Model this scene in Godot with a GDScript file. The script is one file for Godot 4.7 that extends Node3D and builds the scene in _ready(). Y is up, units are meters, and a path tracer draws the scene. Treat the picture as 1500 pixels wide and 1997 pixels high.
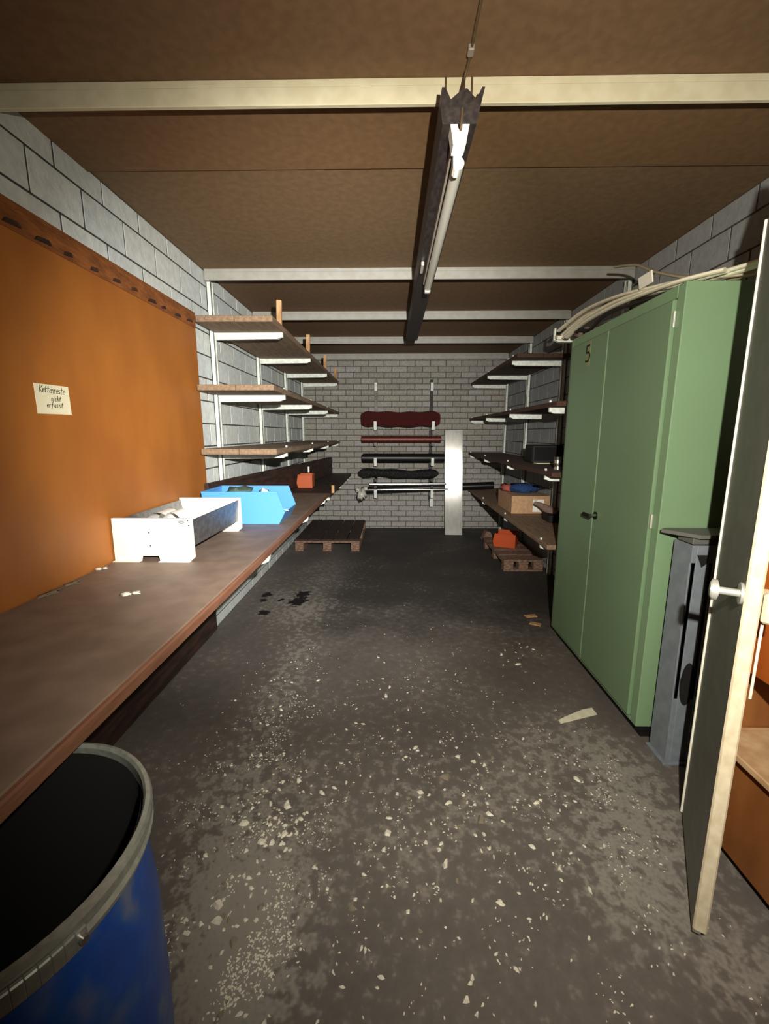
extends Node3D

# ---------------------------------------------------------------- shape helpers
var names := {}
var rng := RandomNumberGenerator.new()

func sb() -> SurfaceTool:
	var st := SurfaceTool.new()
	st.begin(Mesh.PRIMITIVE_TRIANGLES)
	return st

func tri(st: SurfaceTool, a: Vector3, b: Vector3, c: Vector3, n: Vector3) -> void:
	if (b - a).cross(c - a).dot(n) > 0.0:
		var t := b
		b = c
		c = t
	for v in [a, b, c]:
		st.set_normal(n)
		st.set_uv(Vector2(0, 0))
		st.add_vertex(v)

func quad(st: SurfaceTool, a: Vector3, b: Vector3, c: Vector3, d: Vector3, n: Vector3) -> void:
	tri(st, a, b, c, n)
	tri(st, a, c, d, n)

func smooth_tri(st: SurfaceTool, p: Array, n: Array) -> void:
	var o := [0, 1, 2]
	if ((p[1] - p[0]) as Vector3).cross(p[2] - p[0]).dot(n[0] + n[1] + n[2]) > 0.0:
		o = [0, 2, 1]
	for i in o:
		st.set_normal(n[i])
		st.set_uv(Vector2(0, 0))
		st.add_vertex(p[i])

func flat(st: SurfaceTool, a: Vector3, b: Vector3, c: Vector3, d: Vector3, away: Vector3) -> void:
	# quad whose normal points away from the point «away»
	var n := (b - a).cross(c - a)
	if n.length() < 1e-12:
		n = (c - a).cross(d - a)
	n = n.normalized()
	if n.dot((a + b + c + d) / 4.0 - away) < 0.0:
		n = -n
	quad(st, a, b, c, d, n)

# chamfered box, centre c, size s, chamfer k, turned by basis b
func cbox(st: SurfaceTool, c: Vector3, s: Vector3, k := 0.0, b := Basis()) -> void:
	var h := s / 2.0
	k = minf(k, minf(h.x, minf(h.y, h.z)) * 0.9)
	var ax := [Vector3(1, 0, 0), Vector3(0, 1, 0), Vector3(0, 0, 1)]
	for i in 3:
		var j: int = (i + 1) % 3
		var l: int = (i + 2) % 3
		for sg in [-1.0, 1.0]:
			var n: Vector3 = ax[i] * sg
			var m: Vector3 = n * h[i]
			var u: Vector3 = ax[j] * (h[j] - k)
			var v: Vector3 = ax[l] * (h[l] - k)
			quad(st, c + b * (m - u - v), c + b * (m + u - v), c + b * (m + u + v), c + b * (m - u + v), (b * n).normalized())
	if k <= 0.0:
		return
	for i in 3:
		var j: int = (i + 1) % 3
		var l: int = (i + 2) % 3
		for s1 in [-1.0, 1.0]:
			for s2 in [-1.0, 1.0]:
				var p1: Vector3 = ax[j] * s1 * h[j] + ax[l] * s2 * (h[l] - k)
				var p2: Vector3 = ax[j] * s1 * (h[j] - k) + ax[l] * s2 * h[l]
				var u: Vector3 = ax[i] * (h[i] - k)
				quad(st, c + b * (p1 - u), c + b * (p1 + u), c + b * (p2 + u), c + b * (p2 - u), (b * (ax[j] * s1 + ax[l] * s2)).normalized())
	for s0 in [-1.0, 1.0]:
		for s1 in [-1.0, 1.0]:
			for s2 in [-1.0, 1.0]:
				var q := Vector3(s0 * h.x, s1 * h.y, s2 * h.z)
				var e := Vector3(s0 * k, s1 * k, s2 * k)
				tri(st, c + b * (q - Vector3(0, e.y, e.z)), c + b * (q - Vector3(e.x, 0, e.z)), c + b * (q - Vector3(e.x, e.y, 0)), (b * Vector3(s0, s1, s2)).normalized())

# box from corner to corner
func bx(st: SurfaceTool, x0: float, x1: float, y0: float, y1: float, z0: float, z1: float, k := 0.002) -> void:
	cbox(st, Vector3(x0 + x1, y0 + y1, z0 + z1) / 2.0, Vector3(absf(x1 - x0), absf(y1 - y0), absf(z1 - z0)), k)

func tube(st: SurfaceTool, pts: Array, r, seg := 10, caps := true, squash := 1.0) -> void:
	var rings := []
	var norms := []
	var up := Vector3(0, 1, 0)
	for i in pts.size():
		var t: Vector3 = (pts[mini(i + 1, pts.size() - 1)] - pts[maxi(i - 1, 0)]).normalized()
		if absf(t.dot(up)) > 0.98:
			up = Vector3(1, 0, 0) if absf(t.x) < 0.9 else Vector3(0, 0, 1)
		var s := t.cross(up).normalized()
		var w := s.cross(t).normalized()
		up = w
		var ring := []
		var nr := []
		var rad: float = r[i] if r is Array else r
		for k in seg:
			var a := TAU * k / seg
			ring.append(pts[i] + (s * cos(a) + w * sin(a) * squash) * rad)
			nr.append((s * cos(a) * squash + w * sin(a)).normalized())
		rings.append(ring)
		norms.append(nr)
	for i in pts.size() - 1:
		for k in seg:
			var k2: int = (k + 1) % seg
			smooth_tri(st, [rings[i][k], rings[i][k2], rings[i + 1][k2]], [norms[i][k], norms[i][k2], norms[i + 1][k2]])
			smooth_tri(st, [rings[i][k], rings[i + 1][k2], rings[i + 1][k]], [norms[i][k], norms[i + 1][k2], norms[i + 1][k]])
	if caps:
		for e in [0, pts.size() - 1]:
			var n: Vector3 = (pts[0] - pts[1]).normalized() if e == 0 else (pts[e] - pts[e - 1]).normalized()
			for k in seg:
				tri(st, pts[e], rings[e][k], rings[e][(k + 1) % seg], n)

# profile of (radius, height) pairs turned round the y axis at c; flat shaded between profile points
func lathe(st: SurfaceTool, c: Vector3, prof: Array, seg := 40, inward := false) -> void:
	for i in prof.size() - 1:
		var a: Vector2 = prof[i]
		var b: Vector2 = prof[i + 1]
		var d := (b - a).normalized()
		var n2 := Vector2(d.y, -d.x)
		if inward:
			n2 = -n2
		for k in seg:
			var p := []
			var n := []
			for q in [[a, k], [a, k + 1], [b, k + 1], [b, k]]:
				var t: float = TAU * q[1] / seg
				p.append(c + Vector3(cos(t) * q[0].x, q[0].y, sin(t) * q[0].x))
				n.append(Vector3(cos(t) * n2.x, n2.y, sin(t) * n2.x))
			smooth_tri(st, [p[0], p[1], p[2]], [n[0], n[1], n[2]])
			smooth_tri(st, [p[0], p[2], p[3]], [n[0], n[2], n[3]])

# polygon in 2D, extruded by «deep» along the third axis of the basis
func prism(st: SurfaceTool, poly: PackedVector2Array, deep: float, b: Basis, at: Vector3) -> void:
	var ix := Geometry2D.triangulate_polygon(poly)
	var f := func(p: Vector2, z: float) -> Vector3: return at + b.x * p.x + b.y * p.y + b.z * z
	var i := 0
	while i < ix.size():
		tri(st, f.call(poly[ix[i]], 0.0), f.call(poly[ix[i + 1]], 0.0), f.call(poly[ix[i + 2]], 0.0), -b.z)
		tri(st, f.call(poly[ix[i]], deep), f.call(poly[ix[i + 1]], deep), f.call(poly[ix[i + 2]], deep), b.z)
		i += 3
	var cw := Geometry2D.is_polygon_clockwise(poly)
	for k in poly.size():
		var p := poly[k]
		var q := poly[(k + 1) % poly.size()]
		var d := (q - p).normalized()
		var n := Vector2(-d.y, d.x) if cw else Vector2(d.y, -d.x)
		if b.determinant() < 0.0:
			pass
		quad(st, f.call(p, 0.0), f.call(q, 0.0), f.call(q, deep), f.call(p, deep), (b.x * n.x + b.y * n.y).normalized())

func numbered(called: String) -> String:
	var n: int = names.get(called, 0)
	names[called] = n + 1
	return called if n == 0 else "%s_%03d" % [called, n]

func obj(called: String, st: SurfaceTool, m: Material, parent: Node = null) -> MeshInstance3D:
	var o := MeshInstance3D.new()
	o.mesh = st.commit()
	o.material_override = m
	o.mesh.surface_set_material(0, m)
	o.material_override = null
	if parent == null:
		o.name = numbered(called)
		add_child(o)
	else:
		o.name = called
		parent.add_child(o, true)
	return o

func tag(o: Node, label: String, category := "", group := "", kind := "") -> Node:
	if label: o.set_meta("label", label)
	if category: o.set_meta("category", category)
	if group: o.set_meta("group", group)
	if kind: o.set_meta("kind", kind)
	return o

func thing(called: String, label: String, category: String, at := Vector3.ZERO, group := "") -> Node3D:
	var o := Node3D.new()
	o.name = numbered(called)
	add_child(o)
	o.position = at
	tag(o, label, category, group)
	return o

func struct(called: String, label: String, category: String, st: SurfaceTool, m: Material) -> MeshInstance3D:
	var o := obj(called, st, m)
	tag(o, label, category, "", "structure")
	return o

# a box whose mesh is centred on itself: shared by pieces of one size
var piece_cache := {}
func piece_mesh(s: Vector3, k: float) -> Mesh:
	var key := "%.3f %.3f %.3f %.4f" % [s.x, s.y, s.z, k]
	if not piece_cache.has(key):
		var st := sb()
		cbox(st, Vector3.ZERO, s, k)
		piece_cache[key] = st.commit()
	return piece_cache[key]

func piece(called: String, parent: Node, s: Vector3, at: Vector3, m: Material, k := 0.004) -> MeshInstance3D:
	var o := MeshInstance3D.new()
	o.name = called
	o.mesh = piece_mesh(s, k)
	o.material_override = m
	parent.add_child(o, true)
	o.position = at
	return o

# ---------------------------------------------------------------- materials
func noise_tex(seed_: int, freq: float, c0: Color, c1: Color, oct := 4, size := 256, mid := Color(0, 0, 0, 0), kind := FastNoiseLite.TYPE_SIMPLEX_SMOOTH) -> NoiseTexture2D:
	var n := FastNoiseLite.new()
	n.seed = seed_
	n.noise_type = kind
	n.frequency = freq
	n.fractal_octaves = oct
	var t := NoiseTexture2D.new()
	t.width = size
	t.height = size
	t.seamless = true
	t.noise = n
	var g := Gradient.new()
	g.set_color(0, c0)
	g.set_color(1, c1)
	g.set_offset(0, 0.22)
	g.set_offset(1, 0.78)
	if mid.a > 0.0:
		g.add_point(0.5, mid)
	t.color_ramp = g
	return t

func grey(seed_: int, freq: float, oct := 4) -> NoiseTexture2D:
	return noise_tex(seed_, freq, Color.BLACK, Color.WHITE, oct)

func mat(c: Color, rough := 0.7, metal := 0.0) -> StandardMaterial3D:
	var m := StandardMaterial3D.new()
	m.albedo_color = c
	m.roughness = rough
	m.metallic = metal
	return m

func tmat(t: Texture2D, scale: Vector3, rough := 0.8, bump: Texture2D = null, bump_cm := 0.1, metal := 0.0) -> StandardMaterial3D:
	var m := StandardMaterial3D.new()
	m.albedo_texture = t
	m.roughness = rough
	m.metallic = metal
	m.uv1_triplanar = true
	m.uv1_world_triplanar = true
	m.uv1_scale = scale
	if bump:
		m.heightmap_enabled = true
		m.heightmap_texture = bump
		m.heightmap_scale = bump_cm
	return m

func tint(m: StandardMaterial3D, c: Color) -> StandardMaterial3D:
	var d: StandardMaterial3D = m.duplicate()
	d.albedo_color = c
	return d

var M := {}

func make_materials() -> void:
	var fine := grey(3, 0.06, 5)
	var rough_n := grey(5, 0.03, 4)
	# painted masonry
	var paint := noise_tex(11, 0.02, Color(0.84, 0.865, 0.855), Color(0.90, 0.92, 0.91), 5)
	M.block = []
	for c in [Color(0.97, 0.97, 0.97), Color(0.93, 0.935, 0.94), Color(0.95, 0.945, 0.935)]:
		M.block.append(tint(tmat(paint, Vector3(3, 3, 3), 0.75, fine, 0.05), c))
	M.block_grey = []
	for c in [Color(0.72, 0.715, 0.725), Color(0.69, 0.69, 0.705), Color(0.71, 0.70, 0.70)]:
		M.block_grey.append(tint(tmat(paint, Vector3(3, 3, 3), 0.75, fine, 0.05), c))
	var bpaint := noise_tex(12, 0.03, Color(0.57, 0.56, 0.54), Color(0.65, 0.64, 0.615), 5)
	M.brick = []
	for c in [Color(1, 1, 1), Color(0.95, 0.94, 0.93), Color(0.98, 0.96, 0.93), Color(0.92, 0.92, 0.90)]:
		M.brick.append(tint(tmat(bpaint, Vector3(4, 4, 4), 0.8, fine, 0.15), c))
	M.mortar = tmat(noise_tex(13, 0.05, Color(0.22, 0.215, 0.21), Color(0.32, 0.31, 0.30)), Vector3(3, 3, 3), 0.95, fine, 0.2)
	M.mortar_dark = tmat(noise_tex(14, 0.05, Color(0.30, 0.285, 0.27), Color(0.38, 0.36, 0.34)), Vector3(3, 3, 3), 0.95, fine, 0.2)
	M.plain_wall = tmat(noise_tex(15, 0.02, Color(0.45, 0.44, 0.42), Color(0.55, 0.54, 0.52)), Vector3(1, 1, 1), 0.9)
	# boards
	var chip := noise_tex(21, 0.05, Color(0.435, 0.345, 0.235), Color(0.475, 0.38, 0.265), 5, 512)
	M.ceiling = []
	for c in [Color(1, 1, 1), Color(0.94, 0.9, 0.88), Color(1.0, 0.95, 0.9)]:
		M.ceiling.append(tint(tmat(chip, Vector3(0.8, 0.8, 0.8), 0.85, fine, 0.05), c))
	M.ceiling_gap = mat(Color(0.16, 0.10, 0.06), 0.95)
	var orange := noise_tex(22, 0.012, Color(0.60, 0.355, 0.125), Color(0.65, 0.395, 0.145), 5, 512)
	M.orange_panel = tmat(orange, Vector3(0.5, 0.25, 0.5), 0.6, fine, 0.03)
	M.batten = tmat(noise_tex(23, 0.02, Color(0.46, 0.26, 0.10), Color(0.58, 0.34, 0.14), 5), Vector3(4, 4, 1.2), 0.85, fine, 0.2)
	var benchn := noise_tex(24, 0.014, Color(0.455, 0.385, 0.335), Color(0.515, 0.44, 0.385), 6, 512)
	M.bench = tmat(benchn, Vector3(0.9, 0.9, 0.9), 0.62, fine, 0.04)
	M.bench_edge = tmat(noise_tex(25, 0.02, Color(0.44, 0.29, 0.215), Color(0.50, 0.345, 0.26), 5), Vector3(4, 4, 0.8), 0.6, fine, 0.05)
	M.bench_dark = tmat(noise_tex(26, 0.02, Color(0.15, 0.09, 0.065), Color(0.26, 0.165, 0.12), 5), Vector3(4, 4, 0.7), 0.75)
	var plank := noise_tex(27, 0.02, Color(0.47, 0.385, 0.30), Color(0.56, 0.465, 0.37), 5)
	M.plank = tmat(plank, Vector3(7, 7, 0.9), 0.85, fine, 0.08)
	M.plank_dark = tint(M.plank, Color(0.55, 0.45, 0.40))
	M.pine = tmat(noise_tex(28, 0.02, Color(0.66, 0.50, 0.34), Color(0.78, 0.63, 0.46), 4), Vector3(8, 1.5, 8), 0.8)
	M.pallet = tmat(noise_tex(29, 0.03, Color(0.40, 0.31, 0.25), Color(0.58, 0.46, 0.38), 4), Vector3(3, 6, 3), 0.9)
	M.pallet_dark = tmat(noise_tex(30, 0.03, Color(0.17, 0.11, 0.09), Color(0.26, 0.18, 0.15), 4), Vector3(5, 5, 1), 0.9)
	M.unit_wood = tmat(noise_tex(31, 0.015, Color(0.50, 0.31, 0.16), Color(0.58, 0.37, 0.20), 5), Vector3(1.5, 0.5, 1.5), 0.4)
	M.unit_red = tmat(noise_tex(32, 0.015, Color(0.58, 0.29, 0.10), Color(0.64, 0.34, 0.12), 5), Vector3(1.5, 0.5, 1.5), 0.4)
	M.unit_pale = tmat(noise_tex(33, 0.02, Color(0.72, 0.58, 0.42), Color(0.82, 0.70, 0.54), 5), Vector3(2, 2, 2), 0.55)
	# metals and paint
	M.beam = tmat(noise_tex(41, 0.02, Color(0.775, 0.74, 0.62), Color(0.81, 0.78, 0.665), 4), Vector3(2, 2, 2), 0.55)
	M.beam_far_dim = tint(M.beam, Color(0.78, 0.805, 0.90))  # far beams: dimmer, cooler light tinted into the beam paint
	M.rack_white = tmat(noise_tex(42, 0.03, Color(0.80, 0.82, 0.78), Color(0.90, 0.92, 0.88), 4), Vector3(3, 3, 3), 0.5)
	var green := noise_tex(43, 0.008, Color(0.485, 0.595, 0.455), Color(0.495, 0.61, 0.47), 3)
	M.green = tmat(green, Vector3(0.6, 0.6, 0.6), 0.42)
	M.green_door = tint(M.green, Color(0.93, 0.93, 0.93))
	M.black = mat(Color(0.035, 0.035, 0.035), 0.6)
	M.near_black = mat(Color(0.045, 0.032, 0.028), 0.95)  # near-black for the drum liner, box front and pedestal recess
	M.chrome = mat(Color(0.85, 0.84, 0.82), 0.22, 1.0)
	M.bright_steel = mat(Color(0.86, 0.85, 0.82), 0.35, 0.6)
	M.steel = mat(Color(0.62, 0.62, 0.62), 0.38, 0.9)
	M.aluminium = tmat(noise_tex(44, 0.02, Color(0.70, 0.69, 0.66), Color(0.75, 0.74, 0.71), 4), Vector3(3, 1, 3), 0.14, null, 0.1, 0.3)
	M.zinc = tmat(noise_tex(45, 0.03, Color(0.56, 0.57, 0.54), Color(0.66, 0.67, 0.63), 4), Vector3(6, 6, 6), 0.36, null, 0.1, 0.4)
	M.sheet = tmat(noise_tex(46, 0.03, Color(0.46, 0.46, 0.465), Color(0.56, 0.56, 0.565), 5), Vector3(3, 3, 2), 0.4, fine, 0.05, 0.8)
	M.cream = tmat(noise_tex(47, 0.02, Color(0.93, 0.915, 0.85), Color(0.95, 0.935, 0.875), 4), Vector3(3, 3, 3), 0.5)
	M.white = mat(Color(0.93, 0.93, 0.90), 0.5)
	M.blue_bin = mat(Color(0.33, 0.60, 0.87), 0.38)
	M.orange_bin = mat(Color(0.72, 0.33, 0.14), 0.45)
	M.orange_vivid = mat(Color(0.74, 0.29, 0.10), 0.45)
	M.drum = tmat(noise_tex(48, 0.02, Color(0.05, 0.26, 0.63), Color(0.40, 0.45, 0.58), 4, 256, Color(0.06, 0.30, 0.68)), Vector3(1.4, 0.9, 1.4), 0.45)
	M.door = tmat(noise_tex(49, 0.02, Color(0.46, 0.47, 0.435), Color(0.51, 0.52, 0.48), 4), Vector3(2, 2, 2), 0.5)
	M.door_edge = tmat(noise_tex(50, 0.04, Color(0.80, 0.74, 0.62), Color(0.88, 0.83, 0.72), 5), Vector3(4, 2, 4), 0.6)
	M.blue_grey = tmat(noise_tex(51, 0.02, Color(0.46, 0.49, 0.52), Color(0.50, 0.53, 0.56), 4), Vector3(3, 3, 3), 0.5)
	M.grey_plate = mat(Color(0.42, 0.42, 0.40), 0.55, 0.2)
	M.fixture = tmat(noise_tex(52, 0.03, Color(0.14, 0.115, 0.11), Color(0.22, 0.19, 0.18), 4), Vector3(5, 5, 2), 0.55)
	M.tube = mat(Color(0.72, 0.71, 0.66), 0.25)
	M.fin = mat(Color(0.55, 0.52, 0.47), 0.5)
	M.cable = mat(Color(0.34, 0.27, 0.18), 0.7)
	M.cable_dark = mat(Color(0.10, 0.07, 0.05), 0.7)
	M.carpet = tmat(noise_tex(53, 0.12, Color(0.26, 0.03, 0.02), Color(0.48, 0.08, 0.05), 4), Vector3(9, 9, 9), 0.95, grey(54, 0.12, 3), 1.0)
	M.rust_pipe = tmat(noise_tex(55, 0.04, Color(0.28, 0.09, 0.05), Color(0.42, 0.17, 0.09), 4), Vector3(2, 6, 6), 0.45, null, 0.1, 0.2)
	M.dark_pipe = mat(Color(0.12, 0.12, 0.12), 0.35, 0.4)
	M.dark_bag = tmat(noise_tex(56, 0.04, Color(0.04, 0.04, 0.04), Color(0.11, 0.105, 0.10), 4), Vector3(6, 6, 6), 0.5, rough_n, 1.0)
	M.paper = mat(Color(0.90, 0.87, 0.74), 0.85)
	M.ink = mat(Color(0.06, 0.07, 0.05), 0.8)
	M.card = tmat(noise_tex(57, 0.03, Color(0.68, 0.54, 0.40), Color(0.75, 0.60, 0.46), 4), Vector3(3, 3, 3), 0.9)
	M.blue_cloth = tmat(noise_tex(58, 0.06, Color(0.07, 0.16, 0.34), Color(0.20, 0.38, 0.62), 4), Vector3(8, 8, 8), 0.8, rough_n, 1.0)
	M.pink = mat(Color(0.62, 0.30, 0.26), 0.8)
	M.mauve = tmat(noise_tex(59, 0.04, Color(0.42, 0.34, 0.31), Color(0.56, 0.46, 0.42), 4), Vector3(6, 6, 6), 0.8)
	M.plastic_bag = mat(Color(0.78, 0.77, 0.72), 0.2)
	M.conduit = tmat(noise_tex(60, 0.03, Color(0.86, 0.84, 0.74), Color(0.94, 0.92, 0.83), 4), Vector3(3, 8, 1), 0.5)
	M.conduit_dim = tint(M.conduit, Color(0.72, 0.69, 0.64))
	M.yellow = mat(Color(0.52, 0.54, 0.36), 0.7)
	M.crumb = mat(Color(0.88, 0.86, 0.79), 0.6)
	M.crumb_dim = mat(Color(0.52, 0.48, 0.41), 0.8)
	M.rag = tmat(noise_tex(61, 0.05, Color(0.24, 0.34, 0.30), Color(0.45, 0.52, 0.44), 4), Vector3(9, 9, 9), 0.9)

# floor: dark concrete with dust where people do not walk, and a few oil drips
func floor_texture() -> ImageTexture:
	var w := 640
	var h := 1600
	var x0 := -1.4
	var x1 := 1.8
	var z0 := -6.5
	var z1 := 1.5
	var n1 := FastNoiseLite.new()
	n1.seed = 71
	n1.frequency = 1.4
	n1.fractal_octaves = 5
	var n2 := FastNoiseLite.new()
	n2.seed = 72
	n2.frequency = 17.0
	n2.fractal_octaves = 5
	var n3 := FastNoiseLite.new()
	n3.seed = 73
	n3.frequency = 60.0
	n3.fractal_octaves = 2
	# dusty places: x, z, radius along x, radius along z, strength
	var dust := [
		[-0.62, -2.15, 0.16, 0.75, 0.55], [-0.55, -1.25, 0.22, 0.42, 0.8], [-0.42, -1.0, 0.2, 0.25, 0.9], [-0.38, -0.78, 0.14, 0.2, 0.75], [-0.75, -3.5, 0.32, 0.85, 0.6],
		[0.95, -1.62, 0.2, 0.26, 0.85], [0.86, -1.3, 0.26, 0.22, 0.8], [0.72, -1.08, 0.2, 0.16, 0.55], [0.25, -1.35, 0.35, 0.3, 0.35], [0.0, -1.75, 0.5, 0.5, 0.32],
		[0.92, -0.88, 0.16, 0.12, 0.8], [-0.1, -0.85, 0.3, 0.25, 0.25], [0.62, -1.75, 0.22, 0.25, 0.3], [-0.5, -4.4, 0.25, 0.6, 0.3], [0.85, -2.6, 0.2, 0.3, 0.25]]
	var drips := [[-0.772, -3.56, 0.075], [-0.775, -3.40, 0.09], [-1.085, -3.54, 0.05], [-0.996, -3.16, 0.05], [-1.08, -3.42, 0.035], [-0.93, -3.43, 0.03]]
	var data := PackedByteArray()
	data.resize(w * h * 3)
	var at := 0
	for j in h:
		var z := lerpf(z0, z1, (j + 0.5) / h)
		for i in w:
			var x := lerpf(x0, x1, (i + 0.5) / w)
			var a := n1.get_noise_2d(x, z)
			var b := n2.get_noise_2d(x, z)
			var c := n3.get_noise_2d(x, z)
			var d := 0.10 + 0.3 * maxf(0.0, a)
			for q in dust:
				var ex: float = (x - q[0]) / q[2]
				var ez: float = (z - q[1]) / q[3]
				var e := ex * ex + ez * ez
				if e < 4.0:
					d += q[4] * exp(-e * 1.1)
			var patch := smoothstep(0.46, 0.78, d * 0.72 + 0.80 * b + 0.2 * a + 0.22 * c + 0.08)
			d = clampf(0.20 * d + patch * (0.35 + 0.5 * d) * (0.85 + 0.6 * c), 0.0, 1.0)
			var k := 0.37 + 0.05 * a + 0.03 * b + 0.015 * c
			# a darker area down the middle of the far half
			var far_dark := smoothstep(-0.75, -0.35, x + 0.18 * b + 0.1 * sin(z * 1.7)) * smoothstep(-2.5, -3.6, z + 0.35 * a + 0.2 * b)
			k *= 1.0 - 0.42 * far_dark
			var col := Color(k * 1.04, k * 0.97, k * 0.915).lerp(Color(0.60, 0.585, 0.545), d * 0.8)
			for q in drips:
				var e: float = Vector2(x - q[0], (z - q[1]) * 0.8).length() / q[2] + 0.5 * b
				col = col.lerp(Color(0.06, 0.05, 0.05), 1.0 - smoothstep(0.6, 0.95, e))
			data[at] = int(clampf(col.r, 0, 1) * 255)
			data[at + 1] = int(clampf(col.g, 0, 1) * 255)
			data[at + 2] = int(clampf(col.b, 0, 1) * 255)
			at += 3
	return ImageTexture.create_from_image(Image.create_from_data(w, h, false, Image.FORMAT_RGB8, data))

# ---------------------------------------------------------------- the room
const LX := -1.26
const RX := 1.60
const BZ := -6.25
const CY := 2.46

func _ready() -> void:
	rng.seed = 4
	# camera
	var cam := Camera3D.new()
	cam.name = "camera"
	cam.fov = rad_to_deg(2.0 * atan(998.5 / 839.0))
	cam.near = 0.02
	cam.far = 50.0
	cam.position = Vector3(0, 1.38, 0)
	cam.rotation = Vector3(deg_to_rad(-10.3), deg_to_rad(0.93), 0)
	cam.current = true
	add_child(cam)
	# a dark cellar: no sky, no sun
	var we := WorldEnvironment.new()
	we.name = "environment"
	var env := Environment.new()
	env.background_mode = Environment.BG_COLOR
	env.background_color = Color.BLACK
	env.tonemap_mode = Environment.TONE_MAPPER_LINEAR
	env.tonemap_exposure = 1.0
	env.sdfgi_enabled = true
	env.ssao_enabled = true
	env.ssil_enabled = true
	we.environment = env
	add_child(we)
	# the hand torch that lights the room: a beam and its spill, held to the right of the camera
	var torch := Vector3(0.17, 1.58, 0.03)
	for q in [["torch_beam", 19.0, 36.0, Vector3(-0.6, 1.2, -4.0), Color(1.0, 0.99, 0.97)], ["torch_spill", 6.0, 68.0, Vector3(0.8, 0.85, -4.0), Color(1.0, 0.97, 0.905)]]:
		var s := SpotLight3D.new()
		s.name = q[0]
		s.light_energy = q[1]
		s.spot_angle = q[2]
		s.spot_angle_attenuation = 1.0
		s.spot_range = 14.0
		s.spot_attenuation = 2.0
		s.light_size = 0.012
		s.light_color = q[4]
		s.shadow_enabled = true
		add_child(s)
		s.look_at_from_position(torch, q[3])
	make_materials()
	build_shell()
	build_left_side()
	build_right_side()
	build_back()
	build_ceiling_things()
	build_near_things()
	build_debris()

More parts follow.
